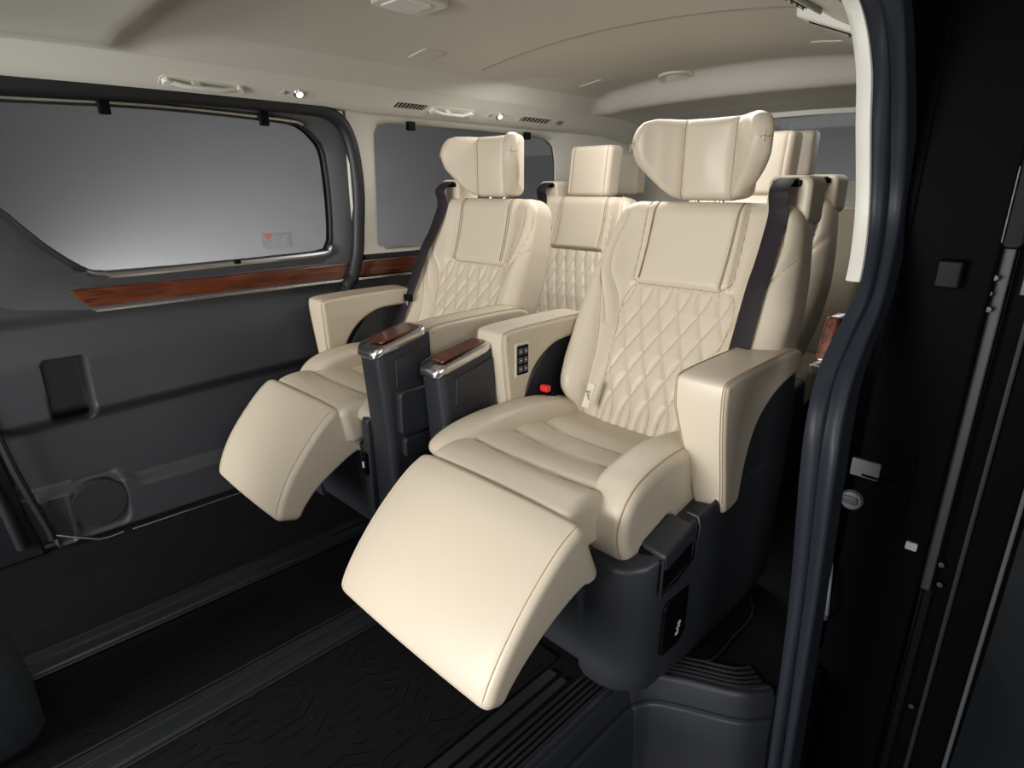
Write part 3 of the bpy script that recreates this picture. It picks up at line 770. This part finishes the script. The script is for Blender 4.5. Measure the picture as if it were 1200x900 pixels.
# wood strip
def strip_x(pts, x0, x1): return MB().prism(pts, 'x', x0, x1)
strip_x([(.312, .752), (.330, .757), (.686, .756), (1.190, .760), (1.180, .705), (.68, .705), (.352, .703)], -2.01, -1.984).build('wood_trim', 'wood', door, bevel=.006)
strip_x([(.352, .700), (1.185, .702), (1.185, .693), (.362, .690)], -2.01, -1.981).build('chrome_trim', 'chrome', door, bevel=.002)
# rubber weatherstrip round the opening
rubp = [(-.5, 1.24)] + rub1 + [(1.165, .70), (1.140, .672), (1.115, .640), (1.10, .60)]
rp = catmull(rubp, 8)
MB().tube([(-1.975, y - (.008 if y > 1.15 else 0), z - .004) for y, z in rp], .023, 12).build('door_seal', 'rubber', door)
# little warning sticker on the glass
ws = MB().prism(rrect(.872, .975, .826, .876, .002), 'x', -2.0255, -2.0245)
stk = ws.build('warning_sticker', glass_mat('sticker_film', (.90, .90, .90)), label='small clear warning sticker with red corner on the left window', cat='sticker')
MB().prism([(.870, .871), (.908, .871), (.896, .858), (.889, .864)], 'x', -2.0244, -2.0238).build('red_mark', 'orange', stk)
ln = MB()
for k in range(5): ln.box((-2.0244, .885 + (.02 if k < 1 else 0), .862 - k * .007 - .0012), (-2.0240, .965 - .01 * (k % 2), .862 - k * .007))
ln.build('printed_lines', mat('faint_print', (.50, .50, .50), .8), stk)

# ------------------------------------------------------------------ left wall behind the door
wl = empty('wall_left', (-2.05, 1.9, 0), kind='structure')
win2 = [(1.318, .803), (1.330, 1.21), (1.345, 1.238), (1.372, 1.247), (1.835, 1.251), (2.206, 1.246), (2.290, 1.235), (2.335, 1.205), (2.352, 1.14), (2.358, .94), (2.350, .84), (2.32, .803)]
w2s = win2
out2 = [(1.03, .68), (1.03, 1.30), (2.95, 1.30), (2.95, .68)]
_, rg = ring_panel(None, [(1.192, .785), (1.192, 1.31), (2.95, 1.31), (2.95, .785)], w2s, 200, -1.998, -2.022, 4, fn=lambda t: .024 * (1 - sm(.85, 1, t)) + 0)
ring_solid(rg, .02).build('pillar_trim', 'trim', wl, smooth=50)
MB().box((-2.04, 1.15, .60), (-2.0, 2.95, .790)).build('belt_panel', 'panel', wl, bevel=.004)
MB().box((-2.06, 1.2, .0), (-2.02, 2.95, .62)).build('lower_panel', 'panel', wl)
strip_x([(1.215, .765), (2.3, .765), (2.3, .706), (1.19, .706)], -2.01, -1.975).build('wood_trim', 'wood', wl, bevel=.006)
strip_x([(1.19, .702), (2.3, .702), (2.3, .693), (1.18, .693)], -2.01, -1.972).build('chrome_trim', 'chrome', wl, bevel=.002)
MB().tube([(-1.992, 1.33, .798), (-1.992, 2.33, .798)], .006, 8).build('lower_chrome_bead', 'satin', wl)
for y in (1.475, 2.115): MB().prism(rrect(y - .016, y + .016, 1.225, 1.256, .004), 'x', -2.0, -1.98).build('shade_hook', 'black', wl, bevel=.003)
MB().prism([(y, z) for y, z in w2s], 'x', -2.035, -2.031).build('window_2', 'glass', kind='structure')
# front end of the left side (B pillar ahead of the door)
wf = empty('trim_1', (-2.02, -.1, 0), kind='structure')
MB().prism([(-.6, 0), (.125, .0), (.105, .12), (.070, .42), (.03, .78), (-.04, 1.02), (-.2, 1.25), (-.6, 1.25)], 'x', -2.10, -2.03).build('pillar_panel', 'rubber', wf, bevel=.01)
MB().tube([(-2.02, .075, .05), (-2.02, .06, .2), (-2.02, .02, .42), (-2.02, -.02, .7)], .016, 10).build('pillar_seal', 'rubber', wf)

# ------------------------------------------------------------------ headliner
Y0, Y1 = .47, 2.88
crown = lambda x: .055 * (1 - ((x + 1.18) / .64) ** 2)
def head_profile(y):
    """cross-section from the left window top over to the right, (x,z)"""
    pts = [(-1.995, 1.285), (-1.985, 1.268), (-1.955, 1.274), (-1.93, 1.293), (-1.89, 1.321), (-1.872, 1.334), (-1.862, 1.340)]
    if Y0 + .0 <= y:
        k = float(sm(Y0, Y0 + .10, y) * (1 - sm(Y1 - .50, Y1 - .40, y)))
    else: k = 0
    zA = 1.344 + .058 * k
    pts += [(-1.852, 1.3435 + .004 * k), (-1.812, zA - .005 * k), (-1.800, zA), (-1.785, zA + .002)]
    for x in np.linspace(-1.74, -.62, 22): pts.append((float(x), zA + .006 + crown(x) * (.35 + .65 * k)))
    R = [(-.575, zA + .002), (-.560, zA), (-.548, zA - .005 * k), (-.508, 1.3435 + .004 * k), (-.498, 1.340), (-.488, 1.334), (-.470, 1.321), (-.43, 1.30), (-.40, 1.292), (-.375, 1.285), (-.36, 1.30)]
    return pts + R
rings = []
for y in [-.9, -.6, -.3, 0, .15, .3, .4, .44, .47, .485, .50, .52, .54, .56, .58, .62, .7, .9, 1.2, 1.5, 1.8, 2.1, 2.3, 2.36, 2.38, 2.40, 2.42, 2.44, 2.46, 2.48, 2.5, 2.55, 2.65, 2.75, 2.85, 2.95]:
    p = head_profile(y); drop = .05 * float(sm(.40, -.1, y)) if y < .4 else 0
    drop = .06 * float(sm(0, 1, (.42 - y) / .5)); rearr = .07 * float(sm(2.6, 2.95, y))
    rings.append([(x, y, z - drop * math.sin(max(0, min(1, (x + 1.99) / 1.6)) * PI) - rearr * .5) for x, z in p])
up = [[(x, y, z + .03) for x, y, z in r] for r in rings]
MB().loft([r[6:-6] for r in rings], cap=False, closed=False).build('ceiling', 'head', kind='structure', smooth=60, recalc=False, loc=(-1.18, 1, 1.28))
MB().loft([r[:7] for r in rings], cap=False, closed=False).build('trim_7', 'trim', kind='structure', smooth=60, recalc=False)
MB().loft([r[-7:] for r in rings], cap=False, closed=False).build('trim_8', 'trim', kind='structure', smooth=60, recalc=False)
MB().box((-2.05, -1.0, 1.50), (-.30, 3.0, 1.53)).build('trim_2', 'paint', kind='structure')     # roof skin above the headliner
# side header pieces above the headliner edge
MB().box((-.385, -1.0, 1.292), (-.31, 3.0, 1.53)).build('trim_3', 'paint', kind='structure', bevel=.01)
MB().box((-2.10, -1.0, 1.285), (-2.0, 3.0, 1.53)).build('trim_4', 'paint', kind='structure', bevel=.01)

# soffit surface frame: put small fittings on the sloping left header
SL = Vector((.58, 0, -.815)).normalized()           # outward (into cabin) normal
SA = Vector((.815, 0, .58)).normalized()            # up the slope
def hp(y, s, n=0.):                                 # point on header slope
    b = Vector((-1.955, y, 1.278)); return b + SA * s + SL * n
def hplate(y0, y1, s0, s1, r, n0, n1, skew=0.):
    P = rrect(y0, y1, s0, s1, r, 5); k = (s1 - s0)
    return MB().loft([[tuple(hp(y + skew * (s - s0), s, n0)) for y, s in P], [tuple(hp(y + skew * (s - s0), s, n1)) for y, s in P]])
def grab(y0, y1, label, s0=.014, s1=.052):
    r = empty('grab_handle', tuple(hp((y0 + y1) / 2, s0)), label, 'grab handle', 'grab handles on the left roof edge')
    pl_ = hplate(y0, y1, s0, s1, .014, -.004, .002).build('handle_recess', 'trimdark', r)
    a, b = hp(y0 + .018, (s0 + s1) / 2, .004), hp(y1 - .018, (s0 + s1) / 2, .004)
    pts = [a] + [a.lerp(b, t) + SL * (.012 * min(1, 4 * t, 4 * (1 - t))) for t in np.linspace(.06, .94, 14)] + [b]
    MB().tube([tuple(p) for p in pts], .0095, 10, flat=.8).build('grip', 'trim', r)
    for c in (a, b): MB().cyl(tuple(c - SL * .004), tuple(SL), .013, .014, 16).build('mount', 'trim', r, bevel=.003)
    MB().tube([tuple(hp(y, s, .0015)) for y, s in rrect(y0, y1, s0, s1, .014, 5) + [rrect(y0, y1, s0, s1, .014, 5)[0]]], .0022, 6).build('recess_rim', 'trim', r)
    hk = hplate((y0 + y1) / 2 - .035, (y0 + y1) / 2 - .012, s0 + .008, s1 - .010, .003, 0, .016).build('coat_hook', 'trim', r, bevel=.002)
def spot(y0, y1, label, s0=.020, s1=.060):
    r = empty('reading_light', tuple(hp((y0 + y1) / 2, s0)), label, 'reading light', 'reading lights on the left roof edge')
    hplate(y0, y1, s0, s1, .004, -.002, .003, skew=.35).build('light_bezel', 'trim', r, bevel=.0015)
    c = hp((y0 + y1) / 2 + .012, (s0 + s1) / 2, .003)
    MB().cyl(tuple(c), tuple(SL), .019, .004, 24, .016).build('light_ring', 'chrome', r, bevel=.001)
    MB().cyl(tuple(c + SL * .0035), tuple(SL), .011, .003, 20).build('bulb_lens', 'lit', r)
    MB().cyl(tuple(hp(y0 + .022, (s0 + s1) / 2, .002)), tuple(SL), .006, .004, 14).build('light_switch', 'trimdark', r)
def vent(y0, y1, label, s0=.022, s1=.060):
    r = empty('air_vent', tuple(hp((y0 + y1) / 2, s0)), label, 'air vent', 'air vents on the left roof edge')
    hplate(y0, y1, s0, s1, .005, -.002, .003, skew=.4).build('vent_frame', 'trim', r, bevel=.0015)
    hplate(y0 + .012, y1 - .012, s0 + .007, s1 - .007, .003, .0, .0035, skew=.4).build('vent_opening', 'black', r)
    n = 8
    for k in range(n):
        y = y0 + .022 + (y1 - y0 - .044) * k / (n - 1)
        hplate(y - .0022, y + .0022, s0 + .008, s1 - .008, .001, .0, .007, skew=.4).build('vane', 'trimdark', r)
grab(.605, .835, 'cream grab handle above the large left window')
spot(.935, 1.045, 'small lit reading light above the rear end of the large left window')
vent(1.345, 1.500, 'louvred air vent above the front of the second left window')
grab(1.510, 1.735, 'cream grab handle above the second left window, behind the louvred vent')
spot(1.800, 1.930, 'small lit reading light above the middle of the second left window')
vent(1.985, 2.190, 'louvred air vent near the rear of the left roof edge')
rl = hplate(2.235, 2.275, .028, .052, .004, -.002, .004).build('roof_button', 'trimdark', label='small grey plug behind the rearmost left air vent', cat='plug')

# ceiling fittings
def zc(x, y): return 1.402 + .006 + crown(x) * (1. if y < 2.38 else .8)
def disc(name, cx, cy, rx, ry, h, m, parent=None, dz=0, **k):
    P = [(cx + rx * math.cos(a), cy + ry * math.sin(a)) for a in np.linspace(0, 2 * PI, 32, endpoint=False)]
    return MB().loft([[(x, y, zc(x, y) - .0 - dz + .004) for x, y in P], [(cx + (x - cx) * .93, cy + (y - cy) * .93, zc(x, y) - h - dz) for x, y in P]]).build(name, m, parent, **k)
dl = empty('ceiling_lamp', (-1.37, 1.03, zc(-1.37, .93)), 'long flat ceiling lamp at the top edge of the headliner', 'ceiling lamp')
MB().prism(rrect(-1.44, -1.30, .95, 1.11, .03), 'z', zc(-1.34, .9) - .014, zc(-1.34, .9) + .01).build('lamp_housing', 'trim', dl, bevel=.006)
MB().prism(rrect(-1.42, -1.32, .97, 1.07, .02), 'z', zc(-1.34, .9) - .018, zc(-1.34, .9) - .012).build('lamp_lens', 'lens', dl, bevel=.003)
ol = empty('ceiling_lamp', (-1.42, 2.40, zc(-1.42, 2)), 'oval lamp flush in the middle of the headliner', 'ceiling lamp')
disc('lamp_housing', -1.42, 2.40, .075, .095, .008, 'trim', ol); disc('lamp_lens', -1.42, 2.40, .05, .065, .012, 'lens', ol)
for x0, y0, lb in ((-1.77, 1.30, 'square cover plate on the headliner above the second left window'), (-1.74, 2.16, 'square cover plate on the headliner near its rear left corner'), (-.80, 2.10, 'square cover plate on the headliner near the right side')):
    P = rrect(x0, x0 + .11, y0, y0 + .08, .01)
    MB().loft([[(x, y, zc(x, y) + .004) for x, y in P], [(x, y, zc(x, y) - .0035) for x, y in P]]).build('cover_plate', 'head', label=lb, cat='cover plate', group='cover plates on the headliner')
# headliner joint
MB().tube([(x, 1.62, zc(x, 0) - .0015) for x in np.linspace(-1.76, -.60, 20)], .0018, 6).build('trim_5', 'trimdark', kind='structure')

# right header fittings (above the near seat)
rv = empty('air_vent', (-.47, 1.2, 1.31), 'louvred roof vent pair above the near side, by the door pillar', 'air vent')
for k, (y0, y1) in enumerate(((.98, 1.17), (1.34, 1.56))):
    MB().prism([(-.545, y0), (-.43, y0), (-.43, y1), (-.545, y1)], 'z', 1.290, 1.325, fn=lambda v: (v[0], v[1], v[2] + (-.43 - v[0]) * (.62, .42)[k])).build('vent_frame', 'trim', rv, bevel=.006)
    MB().prism([(-.525, y0 + .02), (-.45, y0 + .02), (-.45, y1 - .02), (-.525, y1 - .02)], 'z', 1.288, 1.30, fn=lambda v: (v[0], v[1], v[2] + (-.43 - v[0]) * (.62, .42)[k])).build('vent_opening', 'black', rv)
    for q in range(6):
        y = y0 + .035 + (y1 - y0 - .07) * q / 5
        MB().prism([(-.525, y - .006), (-.45, y - .006), (-.45, y + .004), (-.525, y + .004)], 'z', 1.284, 1.298, fn=lambda v: (v[0], v[1], v[2] + (-.43 - v[0]) * (.62, .42)[k])).build('vane', 'trimdark', rv)

# ------------------------------------------------------------------ rear wall with tailgate window
wb = empty('wall_back', (-1.18, 2.92, 0), kind='structure')
win3 = [(-1.96, 1.09), (-1.975, 1.17), (-1.94, 1.235), (-1.86, 1.275), (-1.70, 1.295), (-1.18, 1.318), (-.60, 1.305), (-.50, 1.28), (-.44, 1.22), (-.43, 1.09), (-.5, 1.05), (-1.88, 1.05)]
c = np.mean(np.array(win3), 0)
def samp2(poly, n=160):
    P = resample(list(poly) + [poly[0]], 1200); a = np.arctan2(P[:, 1] - c[1], P[:, 0] - c[0]); out = []
    for k in range(n):
        t = -PI + 2 * PI * (k + .5) / n; out.append(P[np.argmin(np.abs((a - t + PI) % (2 * PI) - PI))])
    return out
O = samp2([(-2.06, .6), (-2.06, 1.42), (-.30, 1.42), (-.30, .6)]); I = samp2([tuple(p) for p in catmull(win3 + [win3[0]], 5)[:-1]])
MB().loft([[(p[0], 2.90, p[1]) for p in O], [(p[0], 2.90, p[1]) for p in I], [(p[0], 2.94, p[1]) for p in I], [(p[0], 2.94, p[1]) for p in O], [(p[0], 2.90, p[1]) for p in O]], cap=False).build('tailgate_trim', 'trim', wb, smooth=40)
MB().box((-2.06, 2.90, 0), (-.30, 2.94, .62)).build('lower_panel', 'panel', wb)
MB().prism([(p[0], p[1]) for p in I], 'y', 2.925, 2.929).build('window_3', 'glass', kind='structure')
# header over the tailgate
hd = MB().loft([[(x, 2.60, 1.375 + .045 * (1 - ((x + 1.18) / .8) ** 2)), (x, 2.895, 1.335 + .03 * (1 - ((x + 1.18) / .8) ** 2)), (x, 2.895, 1.322 + .03 * (1 - ((x + 1.18) / .8) ** 2)), (x, 2.75, 1.325 + .03 * (1 - ((x + 1.18) / .8) ** 2))] for x in np.linspace(-1.98, -.38, 24)]).build('trim_6', 'trim', kind='structure', smooth=40)
disc('roof_speaker', -1.36, 2.56, .085, .055, .03, 'trim', label='oval cover in the rear roof edge above the tailgate window', cat='speaker cover', dz=.02)

# ------------------------------------------------------------------ right side: door opening, pillar, opened door
SH = .008
I_ = [(-.37, .30, 1.31), (-.365, .70, 1.312), (-.358, .93, 1.305), (-.345, 1.045, 1.275), (-.327, 1.085, 1.20), (-.322, 1.120, 1.11), (-.31, 1.148, .98), (-.292, 1.095, .875), (-.295, 1.060, .814), (-.3, 1.012, .744), (-.292, .965, .67), (-.288, .964, .566), (-.275, .974, .335), (-.26, .959, .047), (-.255, .955, -.12), (-.252, .955, -.235)]
O_ = [(-.30, .30, 1.33), (-.300, .70, 1.33), (-.295, .95, 1.315), (-.286, 1.032, 1.263), (-.281, 1.100, 1.18), (-.275, 1.16, 1.08), (-.27, 1.189, .98), (-.252, 1.117, .848), (-.249, 1.07, .79), (-.247, 1.015, .726), (-.241, .985, .66), (-.235, .968, .585), (-.231, .983, .354), (-.227, .996, .044), (-.225, 1.0, -.12), (-.225, 1.0, -.235)]
sft = lambda L: [(x + SH * (1 if z > .86 else .35 if z > .8 else 0), y, z) for x, y, z in L]
Ip = catmull(sft(I_), 8); Op = catmull(sft(O_), 8)
wr = empty('wall_right', (-.31, 1.9, 0), kind='structure')
rings = []
D = np.array([.55, -.83, 0])
for a, b in zip(Ip, Op):
    r = []
    for t in np.linspace(0, 1, 19):
        h = .010 * math.sin(min(1, t / .52) * PI) ** .7 if t < .52 else .014 * math.sin((t - .52) / .48 * PI) ** .7
        p = a + (b - a) * t + D * h; r.append(tuple(p))
    r += [tuple(b + np.array([.0, .05, 0])), tuple(a + np.array([.0, .05, 0]))]
    rings.append(r)
MB().loft(rings).build('pillar_trim', 'seal', wr, smooth=50)
# pale strip on the inside of the opening
rings = []
sel = [p for p in Ip if p[2] > .872 and p[1] > .9]
MB().loft([[tuple(p + np.array([-.022, -.002, 0])), tuple(p + np.array([-.012, -.010, 0])), tuple(p + np.array([.000, -.008, 0])), tuple(p + np.array([.003, .03, 0])), tuple(p + np.array([-.022, .03, 0]))] for p in sel]).build('pale_edge_trim', 'trim', wr, smooth=50)
# inner wall behind the pillar
MB().box((-.335, 1.25, 0), (-.30, 2.95, .78)).build('lower_panel', 'panel', wr, bevel=.01)
w5 = [(1.40, .82), (1.38, 1.18), (1.43, 1.22), (2.3, 1.22), (2.36, 1.17), (2.36, .84), (2.3, .80), (1.45, .80)]
_, rg = ring_panel(None, [(1.26, .76), (1.26, 1.30), (2.95, 1.30), (2.95, .76)], w5, 160, -.300, -.300, 2)
ring_solid(rg, .02).build('window_surround', 'trim', wr)
MB().prism(w5, 'x', -.312, -.308).build('window_4', 'glass', kind='structure')
# wood trim end at the pillar
wt = MB().prism([(1.145, .802), (1.20, .802), (1.20, .73), (1.118, .725)], 'x', -.342, -.318).build('wood_trim', 'wood', wr, bevel=.006)
MB().prism([(1.10, .722), (1.20, .722), (1.20, .700), (1.112, .700)], 'x', -.345, -.314).build('chrome_trim', 'chrome', wr, bevel=.005)
# black painted jamb
jm = empty('trim_9', (-.19, 1.22, 0), kind='structure')
MB().box((-.262, 1.205, -.45), (-.125, 1.26, 1.6)).build('jamb_panel', 'paint', jm, bevel=.006)
MB().box((-.312, 1.20, .95), (-.25, 1.24, 1.6)).build('jamb_upper', 'paint', jm, bevel=.003)
MB().box((-.300, 1.07, -.45), (-.245, 1.195, .05)).build('jamb_foot', 'black', jm, bevel=.01)
for z0, z1, x0, x1 in ((.50, .505, -.25, -.17), (.40, .56, -.176, -.170)):
    MB().box((x0, 1.196, z0), (x1, 1.21, z1)).build('jamb_bead', 'paint', jm, bevel=.002)
# items on the jamb
cap = MB().cyl((-.258, 1.204, .445), (0, -1, 0), .021, .012, 28, .018).build('rubber_stopper', 'frame', bevel=.003, label='round dark rubber stopper low on the black door jamb', cat='stopper')
MB().box((-.272, 1.188, .440), (-.246, 1.193, .455)).build('stopper_bar', 'plastic', cap, bevel=.002)
MB().prism(rrect(-.270, -.222, .498, .532, .003), 'y', 1.198, 1.206).build('jamb_sticker', mat('grey_label', (.05, .055, .06), .5), label='grey rectangular plate on the black jamb above the round stopper', cat='plate')
MB().prism(rrect(-.158, -.140, .383, .398, .002), 'y', 1.200, 1.206).build('jamb_label', mat('grey_print', (.22, .22, .22), .6), label='tiny white label on the black door jamb', cat='label')
hk = MB().tube([(-.27, 1.19, .30), (-.262, 1.17, .28), (-.255, 1.165, .20), (-.262, 1.19, .17)], .004, 8).build('striker_loop', 'frame', label='thin metal striker loop at the bottom of the black jamb', cat='striker')
# opened sliding door standing outside
sd = empty('door_2', (-.06, 1.7, -.3), kind='structure')
def dpoly(z): return 0
MB().box((-.105, 1.22, -.42), (-.014, 2.3, 1.7)).build('door_shell', 'paint', sd, bevel=.012)
MB().box((-.120, 1.235, -.42), (-.100, 2.3, 1.7)).build('inner_panel', 'black', sd, bevel=.004)
MB().box((-.128, 1.224, .30), (-.108, 1.236, 1.7)).build('edge_strip', 'rubber', sd, bevel=.003)
MB().box((-.092, 1.212, .86), (-.066, 1.225, 1.7)).build('edge_strip', 'rail', sd, bevel=.003)
MB().tube([(-.074, 1.215, -.4), (-.074, 1.215, 1.7)], .004, 8).build('door_seal', 'rubber', sd)
MB().tube([(-.018, 1.216, -.4), (-.018, 1.216, 1.7)], .0035, 8).build('outer_seal', 'frame', sd)
for z in (1.056, 1.022): MB().cyl((-.079, 1.214, z), (0, -1, 0), .009, .006, 16).build('buffer', 'black', sd, bevel=.002)
ph = MB().prism(rrect(-.128, -.100, .93, 1.10, .010), 'y', 1.205, 1.225).build('pull_handle', 'black', sd, bevel=.004)
MB().tube([(-.127, 1.2, .94), (-.127, 1.2, 1.05)], .0012, 6).build('handle_edge', 'frame', ph)
for z, x in ((.885, -.125), (.86, -.128), (.835, -.124), (.37, -.10), (.33, -.095), (.05, -.09)):
    MB().cyl((x, 1.212, z), (0, -1, 0), .005, .004, 12).build('bolt', 'rail', sd, bevel=.001)
MB().box((-.200, 1.18, .865), (-.165, 1.21, .91)).build('latch', 'black', sd, bevel=.004)

# ------------------------------------------------------------------ front seat edge at lower left
fs = empty('front_seat', (-1.45, -.18, 0), 'dark back of a front seat at the bottom left corner', 'seat')
rings = []
for z, hx, y1, y0 in ((.013, .14, .0, -.25), (.05, .17, .012, -.28), (.12, .19, .004, -.28), (.20, .20, -.008, -.28), (.26, .20, -.022, -.28), (.32, .19, -.045, -.28), (.6, .19, -.16, -.34), (.9, .15, -.25, -.38)):
    P = rrect(-1.30 - hx, -1.30 + hx - .09, y0 - .004, y1 - .004, .05, 6); rings.append([(x, y, z) for x, y in P])
MB().loft(rings).build('backrest', 'bluegrey', fs, smooth=60)

# ------------------------------------------------------------------ studio around the van
gp = MB().box((-9, -6, -.50), (6, 12, -.45)).build('floor_1', 'ground', kind='structure')
MB().box((-7.6, -6, -.45), (-7.5, 12, 5)).build('wall_studio_left', 'backdrop', kind='structure')
MB().box((-7.5, 9.0, -.45), (6, 9.1, 5)).build('wall_studio_back', 'backdrop', kind='structure')

def area(name, loc, target, sx, sy, power, col=(1, 1, 1), spread=180):
    l = bpy.data.lights.new(name, 'AREA'); l.shape = 'RECTANGLE'; l.size = sx; l.size_y = sy; l.energy = power; l.color = col; l.spread = math.radians(spread)
    o = bpy.data.objects.new(name, l); COL.objects.link(o); o.location = loc
    d = Vector(target) - Vector(loc); o.rotation_euler = d.to_track_quat('-Z', 'Y').to_euler(); return o
W = (1, .99, .975)
area('door_fill', (1.5, -.5, 1.35), (-.9, .9, .6), 1.4, 1.0, 26, W)  # unseen lamp added outside the door opening to lighten the seat sides
area('front_fill', (-1.55, -5.0, 1.75), (-1.25, 1.6, .85), 2.2, 1.4, 148, W)  # added fill lamp far ahead of the cabin, lights the seat fronts
area('headliner_fill', (-1.15, -1.8, .95), (-1.15, 1.6, 1.55), 1.3, .4, 48, W)  # extra lamp aimed upward, added to brighten the headliner
area('low_front_fill', (-1.3, -1.6, .35), (-1.4, 1.2, .9), 1.2, .5, 22, W)  # added low lamp at the front, stands in for bounced light
area('backdrop_glow_left', (-7.05, 1.5, -.38), (-7.5, 1.8, .1), 9, .3, 262)
area('backdrop_glow_back', (-1.5, 8.1, -.30), (-1.5, 9, .6), 9, .3, 130)
area('rear_row_fill', (-1.22, 1.72, 1.40), (-1.22, 1.90, 0), 1.0, .3, 9, W)  # added fill under the headliner for the dim rear rows, no fitted lamp
area('rear_window_fill', (-1.2, 3.6, 1.5), (-1.2, 2.0, 1.3), 1.6, .5, 14, W)  # unseen lamp added behind the tailgate glass to brighten the rear cabin

w = bpy.data.worlds.new('World'); SC.world = w; w.use_nodes = True
w.node_tree.nodes['Background'].inputs[0].default_value = (.55, .57, .6, 1)
w.node_tree.nodes['Background'].inputs[1].default_value = .10

# ------------------------------------------------------------------ camera
cam = bpy.data.cameras.new('Camera'); co = bpy.data.objects.new('Camera', cam); COL.objects.link(co)
cam.sensor_width = 36; cam.lens = 703 / 1200 * 36; cam.clip_start = .02
th = math.atan(230 / 703); co.location = (0, 0, 1.02); co.rotation_euler = (PI / 2 - th, 0, math.radians(44.6))
SC.camera = co
SC.view_settings.view_transform = 'Standard'; SC.view_settings.look = 'None'; SC.view_settings.gamma = 1; SC.view_settings.exposure = 0
SC.view_settings.use_curve_mapping = False
